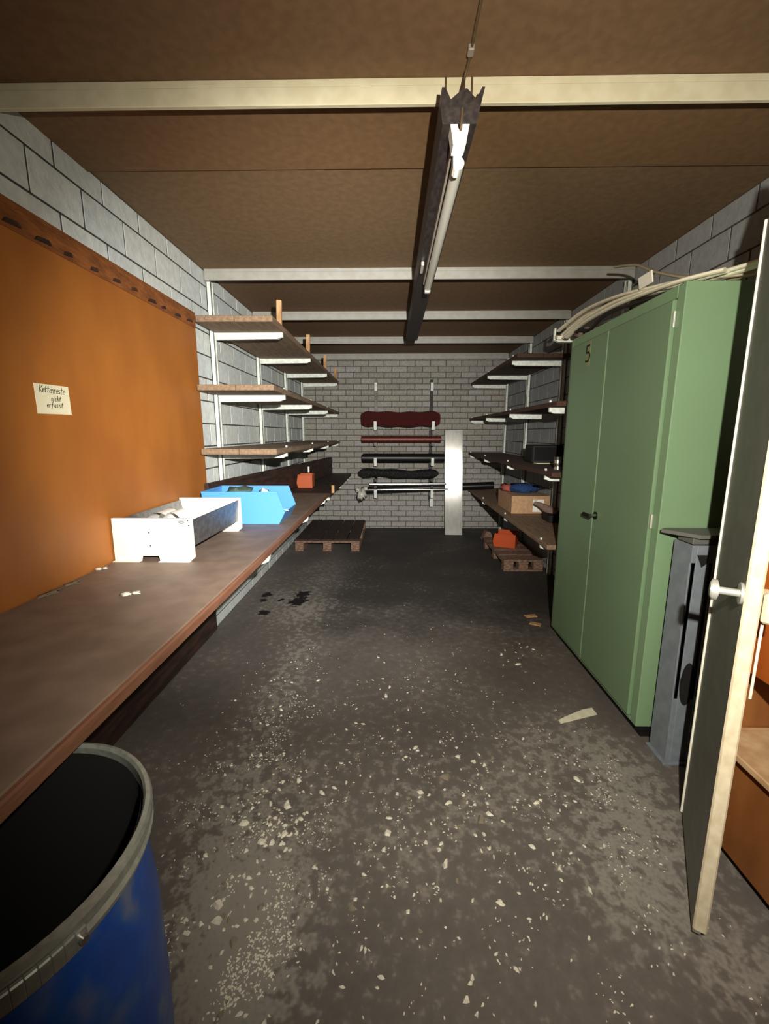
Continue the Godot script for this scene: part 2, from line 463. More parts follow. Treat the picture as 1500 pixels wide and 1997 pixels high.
func build_shell() -> void:
	# floor
	var st := sb()
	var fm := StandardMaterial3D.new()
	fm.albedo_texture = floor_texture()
	fm.roughness = 0.72
	fm.heightmap_enabled = true
	fm.heightmap_texture = grey(74, 0.02, 5)
	fm.heightmap_scale = 0.25
	var ar := []
	ar.resize(Mesh.ARRAY_MAX)
	var pv := PackedVector3Array()
	var pn := PackedVector3Array()
	var pu := PackedVector2Array()
	for q in [[-1.4, -6.5], [1.8, -6.5], [1.8, 1.5], [-1.4, -6.5], [1.8, 1.5], [-1.4, 1.5]]:
		pv.append(Vector3(q[0], 0, q[1]))
		pn.append(Vector3.UP)
		pu.append(Vector2((q[0] + 1.4) / 3.2, (q[1] + 6.5) / 8.0))
	ar[Mesh.ARRAY_VERTEX] = pv
	ar[Mesh.ARRAY_NORMAL] = pn
	ar[Mesh.ARRAY_TEX_UV] = pu
	bx(st, -1.4, 1.8, -0.16, -0.002, -6.5, 1.5, 0.0)
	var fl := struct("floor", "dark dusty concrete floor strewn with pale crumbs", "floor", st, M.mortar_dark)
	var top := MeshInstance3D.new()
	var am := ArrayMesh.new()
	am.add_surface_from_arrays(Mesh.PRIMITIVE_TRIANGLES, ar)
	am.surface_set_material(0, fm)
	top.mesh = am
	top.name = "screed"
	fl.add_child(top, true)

	# left wall: painted blocks, running bond
	st = sb()
	bx(st, -1.5, LX - 0.006, -0.02, CY + 0.1, BZ - 0.2, 1.4, 0.0)
	var wl := struct("wall_left", "left wall of white painted concrete blocks with dark joints", "wall", st, M.mortar)
	var ch := 0.152
	var bl := 0.275
	for course in 17:
		var y1 := 2.36 - ch * (course - 1)
		var y0 := y1 - ch
		if course == 0:
			y1 = CY
			y0 = 2.36
		if y0 < 0.0:
			y0 = 0.0
		var z := -0.95 - (0.0 if course % 2 == 0 else bl * 0.5) - 0.02
		while z > BZ + 0.03:
			var zz := maxf(z - bl, BZ + 0.004)
			var hidden := y0 < 2.0 and zz > -2.9
			if not hidden:
				piece("block", wl, Vector3(0.02, snappedf(y1 - y0 - 0.009, 0.001), snappedf(z - zz - 0.009, 0.001)), Vector3(LX - 0.0140 + rng.randf_range(-0.0006, 0.0006), (y0 + y1) / 2, (z + zz) / 2), M.block[rng.randi() % 3], 0.0012)
			z -= bl
	# right wall
	st = sb()
	bx(st, RX + 0.006, 1.85, -0.02, CY + 0.1, BZ - 0.2, 1.4, 0.0)
	var wr := struct("wall_right", "right wall of grey white painted blocks behind the cabinet", "wall", st, M.mortar)
	for course in 17:
		var y1 := 2.345 - ch * (course - 1)
		var y0 := y1 - ch
		if course == 0:
			y1 = CY
			y0 = 2.345
		if y0 < 0.0:
			y0 = 0.0
		var z := -1.58 - (0.0 if course % 2 == 0 else bl * 0.5)
		while z > BZ + 0.03:
			var zz := maxf(z - bl, BZ + 0.004)
			if y0 > 1.7 or zz < -2.85:
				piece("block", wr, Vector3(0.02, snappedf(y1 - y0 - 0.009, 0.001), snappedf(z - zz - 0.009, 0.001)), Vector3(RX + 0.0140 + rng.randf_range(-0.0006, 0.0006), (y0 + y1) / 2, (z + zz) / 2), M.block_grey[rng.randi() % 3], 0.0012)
			z -= bl
	# back wall: bricks
	st = sb()
	bx(st, -1.5, 1.85, -0.02, CY + 0.1, BZ - 0.2, BZ - 0.006, 0.0)
	var wb := struct("wall_back", "back wall of small grey white painted bricks with dark joints", "wall", st, M.mortar_dark)
	var rest := sb()
	var bh := 0.0785
	for row in 32:
		var y1 := CY - bh * row
		var y0 := maxf(y1 - bh, 0.0)
		if y1 - y0 < 0.02:
			continue
		var cuts := [LX]
		cuts.append(-1.075)
		var x := -1.075 + (0.215 if row % 2 == 0 else 0.108)
		while x < RX - 0.09:
			cuts.append(x)
			x += 0.215
		cuts.append(RX)
		for i in cuts.size() - 1:
			var s := Vector3(snappedf(cuts[i + 1] - cuts[i] - 0.007, 0.001), snappedf(y1 - y0 - 0.008, 0.001), 0.02)
			var p := Vector3((cuts[i] + cuts[i + 1]) / 2, (y0 + y1) / 2, BZ - 0.005 + rng.randf_range(-0.002, 0.002))
			if row < 21:
				piece("brick", wb, s, p, M.brick[rng.randi() % 4], 0.005)
			else:
				cbox(rest, p, s, 0.005)
	var ro := obj("lower_bricks", rest, M.brick[0], wb)
	tag(ro, "lowest brick courses in the gloom above the floor", "", "", "stuff")
	# wall behind the camera
	st = sb()
	bx(st, -1.5, 1.85, -0.02, CY + 0.1, 1.2, 1.4, 0.0)
	struct("wall_front", "plain wall behind the viewer", "wall", st, M.plain_wall)
	# ceiling slab and its boards
	st = sb()
	bx(st, -1.5, 1.85, CY + 0.012, CY + 0.2, BZ - 0.2, 1.4, 0.0)
	var ce := struct("ceiling", "brown chipboard ceiling in wide boards between white beams", "ceiling", st, M.ceiling_gap)
	var cuts := [1.2, 0.2, -1.555, -1.99, -3.09, -4.11, -5.14, BZ]
	for i in cuts.size() - 1:
		st = sb()
		var sag := 0.012 if i == 2 else 0.0
		bx(st, -1.27, 1.61, CY - sag, CY + 0.016 - sag, cuts[i + 1] + 0.004, cuts[i] - 0.004, 0.002)
		obj("panel", st, M.ceiling[i % 3], ce)
	# beams: a web with a flange at its foot
	var where := [[1.54, "nearest cream steel ceiling beam in front of the lamp's near end"], [3.076, "second ceiling beam, passing over the first left shelf upright"], [4.10, "third ceiling beam from the viewer, behind the lamp tube"], [5.13, "fourth ceiling beam, at the far end of the lamp"], [6.17, "last ceiling beam, lying close to the brick wall"]]
	for q in where:
		var t := thing("ceiling_beam", q[1], "beam", Vector3(0, CY, -q[0]))
		t.set_meta("kind", "structure")
		st = sb()
		bx(st, -1.252, 1.592, -0.073, -0.022, -0.016, 0.0, 0.002)
		obj("web", st, M.beam if q[0] < 2.0 else M.beam_far_dim, t)
		st = sb()
		bx(st, -1.252, 1.592, -0.022, -0.001, -0.013, -0.003, 0.001)
		obj("top_flange", st, M.beam if q[0] < 2.0 else M.beam_far_dim, t)

# handwriting: every letter is a set of strokes in a box one unit high
const STROKES := {
	"K": [[0, 0, 0.1, 1], [0.6, 1, 0.08, 0.45, 0.55, 0]], "e": [[0.05, 0.3, 0.42, 0.36, 0.36, 0.55, 0.15, 0.55, 0.04, 0.28, 0.12, 0.04, 0.42, 0.1]],
	"t": [[0.2, 0.9, 0.12, 0.1, 0.3, 0.02], [0, 0.58, 0.4, 0.6]], "n": [[0.02, 0.55, 0.02, 0], [0.02, 0.4, 0.22, 0.56, 0.34, 0.42, 0.34, 0, 0.44, 0.03]],
	"r": [[0.04, 0.55, 0.04, 0], [0.04, 0.35, 0.2, 0.55, 0.34, 0.5]], "s": [[0.34, 0.5, 0.14, 0.55, 0.1, 0.38, 0.3, 0.22, 0.26, 0.03, 0.02, 0.06]],
	"i": [[0.06, 0.55, 0.06, 0.02, 0.16, 0.02], [0.1, 0.76, 0.12, 0.8]], "c": [[0.36, 0.48, 0.18, 0.56, 0.04, 0.3, 0.14, 0.03, 0.38, 0.1]],
	"h": [[0.08, 1, 0.02, 0], [0.03, 0.36, 0.22, 0.54, 0.34, 0.4, 0.34, 0]], "f": [[0.36, 0.92, 0.22, 0.98, 0.12, 0.6, 0.04, -0.3], [0, 0.5, 0.32, 0.52]],
	"a": [[0.36, 0.5, 0.14, 0.54, 0.04, 0.22, 0.16, 0.02, 0.34, 0.2, 0.38, 0.52, 0.36, 0.02, 0.46, 0.02]]}

func writing(st: SurfaceTool, words: String, at: Vector3, along: Vector3, up: Vector3, h: float, r: float, spread := 0.5) -> void:
	var x := 0.0
	for ch in words:
		for s in STROKES[ch]:
			var pts := []
			var i := 0
			while i < s.size():
				var px: float = x + s[i] * 0.9 + s[i + 1] * 0.22
				pts.append(at + along * px * h + up * s[i + 1] * h)
				i += 2
			tube(st, pts, r, 5)
		x += spread * (1.3 if ch == "K" else 0.62 if ch == "i" else 1.0)

# ---------------------------------------------------------------- shelves
# an upright fixed to a side wall with its arms; side is +1 when the arms point to +x
func rack_upright(wall_x: float, d: float, side: float, rows: Array, tip: float, label: String, group: String, pegs: Array, y0 := 0.0) -> void:
	var t := thing("rack_upright", label, "shelf rack", Vector3(wall_x, 0, -d), group)
	var st := sb()
	# a channel: web at the wall and two lips
	bx(st, side * 0.002, side * 0.008, y0, 2.385, -0.022, 0.022, 0.001)
	bx(st, side * 0.002, side * 0.036, y0, 2.385, 0.018, 0.022, 0.001)
	bx(st, side * 0.002, side * 0.036, y0, 2.385, -0.022, -0.018, 0.001)
	bx(st, side * 0.030, side * 0.036, y0, 2.385, -0.022, -0.006, 0.001)
	bx(st, side * 0.030, side * 0.036, y0, 2.385, 0.006, 0.022, 0.001)
	obj("post", st, M.rack_white, t)
	for i in rows.size():
		var y: float = rows[i]
		st = sb()
		var len := absf(tip - wall_x)
		var poly := PackedVector2Array([Vector2(0.03, -0.045), Vector2(len - 0.025, -0.040), Vector2(len, -0.028), Vector2(len, 0.0), Vector2(0.03, 0.0)])
		var b := Basis(Vector3(side, 0, 0), Vector3(0, 1, 0), Vector3(0, 0, 1))
		prism(st, poly, 0.03, b, Vector3(0, y, -0.015))
		var o := obj("bracket", st, M.rack_white, t)
		st = sb()
		bx(st, side * (len - 0.004), side * (len + 0.008), y - 0.03, y + (0.05 if not (i in pegs) else 0.02), -0.012, 0.012, 0.002)
		obj("lip", st, M.rack_white, o)
		if i in pegs:
			st = sb()
			cbox(st, Vector3(side * (len - 0.012), y + 0.115, 0.0), Vector3(0.035, 0.19, 0.024), 0.003, Basis(Vector3(0, 0, 1), -side * 0.03))
			obj("peg", st, M.pine, o)

func shelf_board(x0: float, x1: float, y: float, d0: float, d1: float, thick: float, m: Material, label: String, group: String) -> void:
	# two boards side by side make one shelf
	var t := thing("shelf_board", label, "shelf", Vector3((x0 + x1) / 2, y, -(d0 + d1) / 2), group)
	var st := sb()
	var hw := (x1 - x0) / 2
	var hd := (d1 - d0) / 2
	bx(st, -hw, -0.001, 0.0, thick, -hd, hd, 0.003)
	obj("plank", st, m, t)
	st = sb()
	bx(st, 0.001, hw, 0.0, thick - 0.001, -hd, hd - 0.004, 0.003)
	obj("plank", st, m, t)

func storage_bin(called: String, label: String, m: Material, at: Vector3, turn: float, len: float, hgt: float, wid: float, group := "") -> Node3D:
	# open-fronted stacking bin, front towards its +x
	var t := thing(called, label, "storage bin", at, group)
	t.rotation.y = turn
	var th := 0.005
	var side := PackedVector2Array([Vector2(0, 0), Vector2(len * 0.925, 0), Vector2(len, hgt * 0.37), Vector2(len * 0.915, hgt), Vector2(0, hgt)])
	var st := sb()
	for z in [-wid / 2, wid / 2 - th]:
		prism(st, side, th, Basis(), Vector3(0, 0, z))
	bx(st, 0, th, 0, hgt, -wid / 2 + th, wid / 2 - th, 0.0)
	bx(st, 0, len * 0.925, 0, th, -wid / 2 + th, wid / 2 - th, 0.0)
	obj("body", st, m, t)
	st = sb()
	var a := Vector3(len * 0.925, 0, 0)
	var b := Vector3(len, hgt * 0.37, 0)
	var dirv := (b - a).normalized()
	var nn := Vector3(dirv.y, -dirv.x, 0)
	cbox(st, (a + b) / 2 - nn * th / 2, Vector3((b - a).length(), th, wid - 2 * th), 0.001, Basis(dirv, nn, Vector3(0, 0, -1)) if true else Basis())
	obj("front_lip", st, m, t)
	st = sb()
	for z in [-wid / 2 - 0.004, wid / 2 - 0.004]:
		bx(st, 0, len * 0.915, hgt - 0.012, hgt + 0.003, z, z + 0.008, 0.002)
	bx(st, -0.004, 0.008, hgt - 0.012, hgt + 0.003, -wid / 2, wid / 2, 0.002)
	obj("rim", st, m, t)
	return t

func lump(st: SurfaceTool, c: Vector3, s: Vector3, sd: int, rough := 0.3, nu := 12, nv := 7) -> void:
	# an uneven rounded lump
	var n := FastNoiseLite.new()
	n.seed = sd
	n.frequency = 1.1
	var pt := func(i: int, j: int) -> Vector3:
		var a := TAU * (i % nu) / nu
		var b := PI * j / nv - PI / 2
		var d := Vector3(cos(a) * cos(b), sin(b), sin(a) * cos(b))
		return c + d * s * (1.0 + rough * n.get_noise_3d(d.x * 1.6, d.y * 1.6, d.z * 1.6) * 1.8)
	for j in nv:
		for i in nu:
			var p: Array = [pt.call(i, j), pt.call(i + 1, j), pt.call(i + 1, j + 1), pt.call(i, j + 1)]
			var q := []
			for v in p:
				q.append(((v - c) / s).normalized())
			if j > 0:
				smooth_tri(st, [p[0], p[1], p[2]], [q[0], q[1], q[2]])
			if j < nv - 1:
				smooth_tri(st, [p[0], p[2], p[3]], [q[0], q[2], q[3]])

func build_left_side() -> void:
	# orange hardboard on the wall above and below the bench, with its batten
	var pz1 := 1.15
	var pz0 := -2.86
	var t := thing("wall_panel", "orange brown board panel fixed to the left wall, bearing the note", "panel", Vector3(LX, 0, 0))
	var st := sb()
	bx(st, 0.008, 0.020, 0.79, 2.035, pz0, pz1, 0.002)
	obj("board", st, M.orange_panel, t)
	st = sb()
	bx(st, 0.008, 0.018, 0.005, 0.788, pz0, pz1, 0.002)  # lower part of the panel, coloured darker than the upper
	tag(obj("lower_board", st, M.bench_dark, t), "lower part of the panel below the bench, coloured dark brown")
	st = sb()
	bx(st, 0.008, 0.024, 2.035, 2.128, pz0, pz1, 0.003)
	obj("batten", st, M.batten, t)
	# ragged splinters along the batten's lower edge
	st = sb()
	var z := -1.2
	while z > pz0 + 0.06:
		var l := rng.randf_range(0.04, 0.075)
		var y := 2.040 + rng.randf_range(0.0, 0.012)
		var poly := PackedVector2Array([Vector2(0, 0), Vector2(l, 0.006), Vector2(l * 0.8, 0.019), Vector2(l * 0.15, 0.014)])
		prism(st, poly, 0.012, Basis(Vector3(0, 0, -1), Vector3(0, 1, 0), Vector3(1, 0, 0)), Vector3(0.020, y, z))
		z -= rng.randf_range(0.125, 0.15)
	tag(obj("notch", st, M.bench_dark, t), "dark splintered notches along the batten", "", "", "stuff")
	# paper note
	t = thing("paper_note", "small cream paper with three lines of handwriting on the orange panel", "note", Vector3(-1.238, 1.503, -1.603))
	st = sb()
	cbox(st, Vector3.ZERO, Vector3(0.0016, 0.104, 0.162), 0.0002, Basis(Vector3(1, 0, 0), 0.015))
	obj("sheet", st, M.paper, t)
	st = sb()
	writing(st, "Kettenreste", Vector3(0.0012, 0.022, 0.063), Vector3(0, 0, -1), Vector3(0, 1, 0), 0.026, 0.0011, 0.41)
	writing(st, "nicht", Vector3(0.0012, -0.006, 0.012), Vector3(0, 0, -1), Vector3(0, 1, 0), 0.020, 0.0010, 0.52)
	writing(st, "erfasst", Vector3(0.0012, -0.029, 0.037), Vector3(0, 0, -1), Vector3(0, 1, 0), 0.022, 0.0010, 0.52)
	obj("handwriting", st, M.ink, t)
	# bench: near board and far board on wall brackets
	t = thing("workbench", "long worn brown bench top with reddish front edge along left wall", "bench", Vector3(-0.92, 0.78, 0))
	st = sb()
	bx(st, -0.318, 0.306, 0.008, 0.040, -4.085, 0.9, 0.004)
	obj("top", st, M.bench, t)
	st = sb()
	bx(st, 0.306, 0.322, 0.007, 0.041, -4.085, 0.9, 0.004)
	obj("edge_strip", st, M.bench_edge, t)
	for d in [2.10, 3.12, 3.95]:
		st = sb()
		var poly := PackedVector2Array([Vector2(-0.315, -0.16), Vector2(-0.29, -0.16), Vector2(0.27, -0.045), Vector2(0.305, -0.030), Vector2(0.312, 0.006), Vector2(-0.315, 0.006)])
		prism(st, poly, 0.03, Basis(), Vector3(0, 0, -d))
		obj("bracket", st, M.rack_white, t)
	t = thing("bench_extension", "dark red brown bench board at the far left, beyond the worn bench", "bench", Vector3(-0.92, 0.78, 0))
	st = sb()
	bx(st, -0.318, 0.335, 0.0, 0.036, -6.235, -4.095, 0.004)
	obj("top", st, M.bench_dark, t)
	for d in [4.2, 5.18, 6.05]:
		st = sb()
		bx(st, -0.315, 0.31, -0.045, -0.001, -d - 0.015, -d + 0.015, 0.002)
		obj("bracket", st, M.rack_white, t)
	st = sb()
	cbox(st, Vector3(-0.565, 0.853, -4.13), Vector3(0.028, 0.075, 0.03), 0.002)
	tag(obj("wooden_stop", st, M.pine), "small pale wooden stop standing on the bench's front edge", "peg")
	# the rack
	var names_l := ["first left rack upright, right beside the orange panel's edge", "second left rack upright from the orange panel", "third left rack upright from the orange panel", "last left rack upright, in the corner by the brick wall"]
	var ds := [3.12, 4.15, 5.18, 6.12]
	for i in 4:
		rack_upright(LX + 0.006, ds[i], 1.0, [2.062, 1.646, 1.248], -0.758, names_l[i], "left wall rack uprights", [0], 0.822)
	shelf_board(-1.2155, -0.738, 2.063, 2.81, 6.2, 0.038, M.plank, "topmost long wooden shelf of the left wall rack, edged by pegs", "left rack shelves")
	shelf_board(-1.2155, -0.735, 1.647, 2.76, 6.2, 0.036, M.plank, "middle long wooden shelf of the left wall rack", "left rack shelves")
	shelf_board(-1.2155, -0.733, 1.249, 2.75, 6.2, 0.037, M.plank, "lowest long wooden shelf of the left wall rack above blue bin", "left rack shelves")
	# long dark board on edge behind the bins
	st = sb()
	var a := Vector3(-1.222, 0.94, -2.80)
	var b := Vector3(-0.86, 0.94, -6.12)
	var dirv := (b - a).normalized()
	cbox(st, (a + b) / 2 + Vector3(0, 0.0, 0), Vector3(0.028, 0.235, (b - a).length()), 0.004, Basis(Vector3(0, 1, 0).cross(-dirv), Vector3(0, 1, 0), -dirv))
	tag(obj("long_board", st, M.bench_dark), "long dark brown board standing on edge on the bench behind bins", "board")
	# blue bin with what lies in it
	storage_bin("storage_bin", "bright blue plastic storage bin with open front on the bench", M.blue_bin, Vector3(-1.185, 0.821, -2.80), 0.0, 0.518, 0.202, 0.32)
	st = sb()
	lump(st, Vector3(-1.03, 0.955, -2.84), Vector3(0.10, 0.075, 0.09), 5, 0.4)
	tag(obj("rag", st, M.rag), "grey green rag heaped inside the blue bin", "rag")
	st = sb()
	lump(st, Vector3(-0.915, 0.90, -2.86), Vector3(0.08, 0.075, 0.08), 8, 0.4)
	lump(st, Vector3(-0.845, 0.985, -2.85), Vector3(0.035, 0.03, 0.03), 9, 0.8)
	tag(obj("plastic_scrap", st, M.white), "crumpled white plastic scrap poking out of the blue bin", "scrap")
	st = sb()
	tube(st, [Vector3(-0.70, 0.945, -2.645), Vector3(-0.685, 0.92, -2.65), Vector3(-0.672, 0.905, -2.68), Vector3(-0.660, 0.898, -2.70)], 0.006, 6, true, 0.5)
	tag(obj("label_strip", st, M.white), "curled white strip caught on the blue bin's front corner", "scrap")
	storage_bin("storage_bin", "orange plastic storage bin far back on the left bench", M.orange_bin, Vector3(-0.836, 0.817, -4.58), PI, 0.165, 0.14, 0.14)
	st = sb()
	bx(st, -0.934, -0.916, 0.955, 1.02, -4.80, -4.79, 0.002)
	tag(obj("wooden_tag", st, M.white), "tiny pale upright tag behind the orange bin on the left bench", "tag")
	# the white box: two folded end plates and a sheet-metal trough between
	t = thing("metal_trough", "cream white box frame with bare sheet metal trough on the bench", "trough", Vector3(-1.055, 0.82, 0))
	for q in [[-1.835, true], [-2.452, false]]:
		st = sb()
		var pz: float = q[0]
		var poly := PackedVector2Array([Vector2(-0.178, 0.0), Vector2(-0.058, 0.0), Vector2(-0.052, 0.025), Vector2(0.020, 0.025), Vector2(0.026, 0.0), Vector2(0.16, 0.0), Vector2(0.178, 0.014), Vector2(0.174, 0.194), Vector2(-0.176, 0.194)])
		prism(st, poly, 0.003, Basis(), Vector3(0, 0.001, pz - 0.0015))
		var pl := obj("end_plate", st, M.cream, t)
		for f in [[-0.178, -0.058], [0.026, 0.165]]:
			st = sb()
			bx(st, f[0], f[1], 0.0005, 0.004, pz, pz + 0.022, 0.001)
			obj("foot_flange", st, M.cream, pl)
		st = sb()
		bx(st, 0.171, 0.175, 0.014, 0.194, pz - 0.022, pz, 0.001)
		bx(st, -0.176, 0.174, 0.191, 0.195, pz - 0.014, pz, 0.001)
		obj("folded_edge", st, M.cream, pl)
		if q[1]:
			for p in [Vector3(-0.014, 0.131, pz), Vector3(-0.012, 0.072, pz), Vector3(0.163, 0.186, pz), Vector3(0.166, 0.165, pz)]:
				st = sb()
				tube(st, [p, p + Vector3(0, 0, 0.004)], 0.003, 8)
				obj("screw", st, M.black, pl)
			st = sb()
			var ring := []
			for k in 17:
				ring.append(Vector3(0.134 + cos(TAU * k / 16) * 0.012, 0.179 + sin(TAU * k / 16) * 0.0045, pz + 0.002))
			tube(st, ring, 0.0022, 6, false)
			obj("oval_badge", st, M.grey_plate, pl)
	st = sb()
	var prof := [Vector2(-0.172, 0.184), Vector2(-0.168, 0.184), Vector2(-0.150, 0.07), Vector2(-0.10, 0.045), Vector2(0.10, 0.045), Vector2(0.158, 0.06), Vector2(0.168, 0.184), Vector2(0.172, 0.184)]
	for i in prof.size() - 1:
		var p0: Vector2 = prof[i]
		var p1: Vector2 = prof[i + 1]
		var dd := (p1 - p0).normalized()
		var n3 := Vector3(-dd.y, dd.x, 0)
		for k in [0.0, 1.0]:
			var off: Vector3 = n3 * -0.002 * k
			quad(st, Vector3(p0.x, p0.y, -1.836) + off, Vector3(p1.x, p1.y, -1.836) + off, Vector3(p1.x, p1.y, -2.450) + off, Vector3(p0.x, p0.y, -2.450) + off, n3 if k == 0.0 else -n3)
	obj("trough", st, M.sheet, t)
	st = sb()
	# a bent white reflector flap standing in the trough
	for fl in [[-0.06, -2.0, 0.10, 0.075], [0.03, -1.95, 0.11, 0.06]]:
		for k in 10:
			var a0: float = PI * (0.15 + 0.7 * k / 10.0)
			var a1: float = PI * (0.15 + 0.7 * (k + 1) / 10.0)
			var c := Vector3(fl[0], 0.09, fl[1])
			var r: float = fl[2]
			var w: float = fl[3]
			var p0 := c + Vector3(cos(a0) * w, sin(a0) * r, 0)
			var p1 := c + Vector3(cos(a1) * w, sin(a1) * r, 0)
			flat(st, p0, p1, p1 + Vector3(0, 0, -0.12), p0 + Vector3(0, 0, -0.12), c)
	obj("reflector_flap", st, M.white, t)
	# crumbs on the bench
	var spots := [[Vector3(-0.938, 0.823, -1.43), "pale crumb pair lying in the middle of the bench", 0.02], [Vector3(-1.225, 0.823, -1.71), "round pale crumb on the bench by the white box", 0.013]]
	for s in spots:
		st = sb()
		lump(st, s[0], Vector3(s[2], 0.006, s[2] * 0.7), 3 + int(s[2] * 1000), 0.6)
		lump(st, s[0] + Vector3(s[2] * 1.3, 0, -0.012), Vector3(s[2] * 0.8, 0.005, s[2] * 0.4), 5, 0.6)
		tag(obj("bench_crumb", st, M.crumb), s[1], "crumb")
	for s in [[Vector3(-1.215, 0.8215, -1.44), 0.25, "longer pale dust streak on the bench at the foot of orange panel"], [Vector3(-1.21, 0.8215, -1.54), 0.15, "shorter pale dust streak at the panel foot, nearer the white box"]]:
		st = sb()
		lump(st, s[0], Vector3(0.022, 0.003, s[1] * 0.2), 14, 0.8)
		tag(obj("bench_dust", st, M.crumb_dim), s[2], "dust", "dust streaks on the bench")

func build_right_side() -> void:
	var ds := [3.12, 4.15, 5.17, 6.12]
	var lab := ["nearest right rack upright, half hidden behind the green cabinet", "second right rack upright beyond the green cabinet", "third right rack upright beyond the green cabinet", "last right rack upright, in the right corner by the brick wall"]
	for i in 4:
		rack_upright(RX - 0.006, ds[i], -1.0, [2.035, 1.56, 1.085, 0.575], 1.112, lab[i], "right wall rack uprights", [])
	var rows := [[2.036, "topmost dark shelf of the right wall rack", 3.95], [1.561, "second shelf from the top of the right wall rack", 2.95], [1.086, "third shelf of the right wall rack, with the black box", 2.95], [0.576, "lowest shelf of the right wall rack, bearing the cardboard carton", 2.95]]
	for q in rows:
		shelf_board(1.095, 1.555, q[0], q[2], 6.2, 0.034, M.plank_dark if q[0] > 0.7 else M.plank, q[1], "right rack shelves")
	# green cabinet
	var t := thing("metal_cabinet", "tall green two-door steel cabinet standing on a black plinth", "cabinet", Vector3(1.12, 0, -2.31))
	var st := sb()
	bx(st, 0.0, 0.42, 0.06, 1.953, 0.482, 0.53, 0.003)
	bx(st, 0.0, 0.42, 0.06, 1.953, -0.53, -0.495, 0.003)
	bx(st, 0.0, 0.42, 1.905, 1.953, -0.494, 0.481, 0.002)
	bx(st, 0.0, 0.42, 0.06, 0.078, -0.494, 0.481, 0.002)
	bx(st, 0.016, 0.42, 0.078, 1.905, -0.494, 0.481, 0.0)
	obj("body", st, M.green, t)
	st = sb()
	bx(st, 0.035, 0.40, 0.0, 0.06, -0.51, 0.515, 0.0)
	obj("plinth", st, M.black, t)
	st = sb()
	bx(st, -0.012, 0.014, 0.082, 1.902, -0.032, 0.478, 0.005)
	var door := obj("door", st, M.green_door, t)
	for y in [1.824, 1.011]:
		st = sb()
		tube(st, [Vector3(-0.006, y - 0.03, 0.485), Vector3(-0.006, y + 0.03, 0.485)], 0.006, 8)
		obj("hinge", st, M.bright_steel, door)
	st = sb()
	lathe_x(st, Vector3(-0.012, 0.944, 0.0), [Vector2(0.021, 0.0), Vector2(0.021, 0.006), Vector2(0.008, 0.008), Vector2(0.008, 0.035)])
	cbox(st, Vector3(-0.050, 0.942, -0.025), Vector3(0.013, 0.022, 0.09), 0.004)
	obj("handle", st, M.black, door)
	st = sb()
	tube(st, [Vector3(-0.020, 0.948, 0.012), Vector3(-0.050, 0.950, 0.022)], 0.008, 10)
	obj("lock_cylinder", st, M.chrome, door)
	st = sb()
	bx(st, -0.012, 0.014, 0.082, 1.902, -0.490, -0.037, 0.005)
	door = obj("door", st, M.green_door, t)
	st = sb()
	bx(st, -0.0135, -0.012, 1.755, 1.893, -0.276, -0.230, 0.0003)
	obj("number_plate", st, M.yellow, door)
	var tm := TextMesh.new()
	tm.text = "5"
	var sf := SystemFont.new()
	sf.font_names = PackedStringArray(["Droid Sans"])
	sf.font_weight = 500
	tm.font = sf
	tm.font_size = 100
	tm.pixel_size = 0.0013
	tm.depth = 0.0012
	var tn := MeshInstance3D.new()
	tn.mesh = tm
	tn.name = "number"
	tn.material_override = M.ink
	door.add_child(tn, true)
	tn.position = Vector3(-0.0142, 1.824, -0.254)
	tn.rotation.y = -PI / 2
	# strips of conduit lying over the cabinet top
	var paths := [
		[[1.31, 1.966, -1.46], [1.25, 1.972, -1.72], [1.15, 2.0, -1.98], [1.12, 2.05, -2.3], [1.12, 2.085, -2.7], [1.12, 2.06, -3.08]],
		[[1.33, 1.964, -1.5], [1.27, 1.968, -1.75], [1.16, 1.985, -2.0], [1.135, 2.025, -2.3], [1.14, 2.06, -2.7], [1.14, 2.03, -3.05]],
		[[1.20, 1.962, -1.7], [1.13, 1.968, -1.83], [1.105, 1.985, -2.05], [1.10, 2.005, -2.35], [1.11, 2.01, -2.7], [1.12, 1.985, -2.92]],
		[[1.22, 1.964, -1.72], [1.15, 1.972, -1.9], [1.12, 2.005, -2.1], [1.11, 2.03, -2.4], [1.12, 2.03, -2.75], [1.13, 2.0, -3.0]],
		[[1.40, 1.963, -1.42], [1.34, 1.966, -1.75], [1.24, 1.985, -2.05], [1.18, 2.04, -2.35], [1.16, 2.08, -2.7], [1.15, 2.06, -3.0]]]
	var strip_labels := ["highest arched cream conduit strip of the bundle on the cabinet", "cream conduit strip running just under the highest arched one", "lowest cream conduit strip, along the front edge of the cabinet top", "cream conduit strip between the lowest and the arched ones", "duller conduit strip at the back of the bundle, nearest the wall"]
	for i in paths.size():
		st = sb()
		tube(st, curve(paths[i], 6), 0.016, 8, true, 0.5)
		tag(obj("conduit_strip", st, M.conduit if i < 4 else M.conduit_dim), strip_labels[i], "conduit", "bowed conduit strips on the cabinet")
	st = sb()
	tube(st, curve([[1.20, 2.262, -2.53], [1.21, 2.20, -2.33], [1.20, 2.10, -2.13], [1.21, 2.0, -1.90], [1.26, 1.966, -1.78], [1.34, 1.964, -1.74]], 6), 0.013, 8, true, 0.5)
	tag(obj("conduit_strip", st, M.conduit_dim), "single grey cream strip springing up across the others on the cabinet", "conduit")
	st = sb()
	cbox(st, Vector3(1.098, 2.035, -2.03), Vector3(0.006, 0.048, 0.10), 0.001, Basis(Vector3(0, 0, 1), 0.2))
	tag(obj("price_tag", st, M.cream), "bright cream tag stuck on the conduit strips over the cabinet", "tag")
	st = sb()
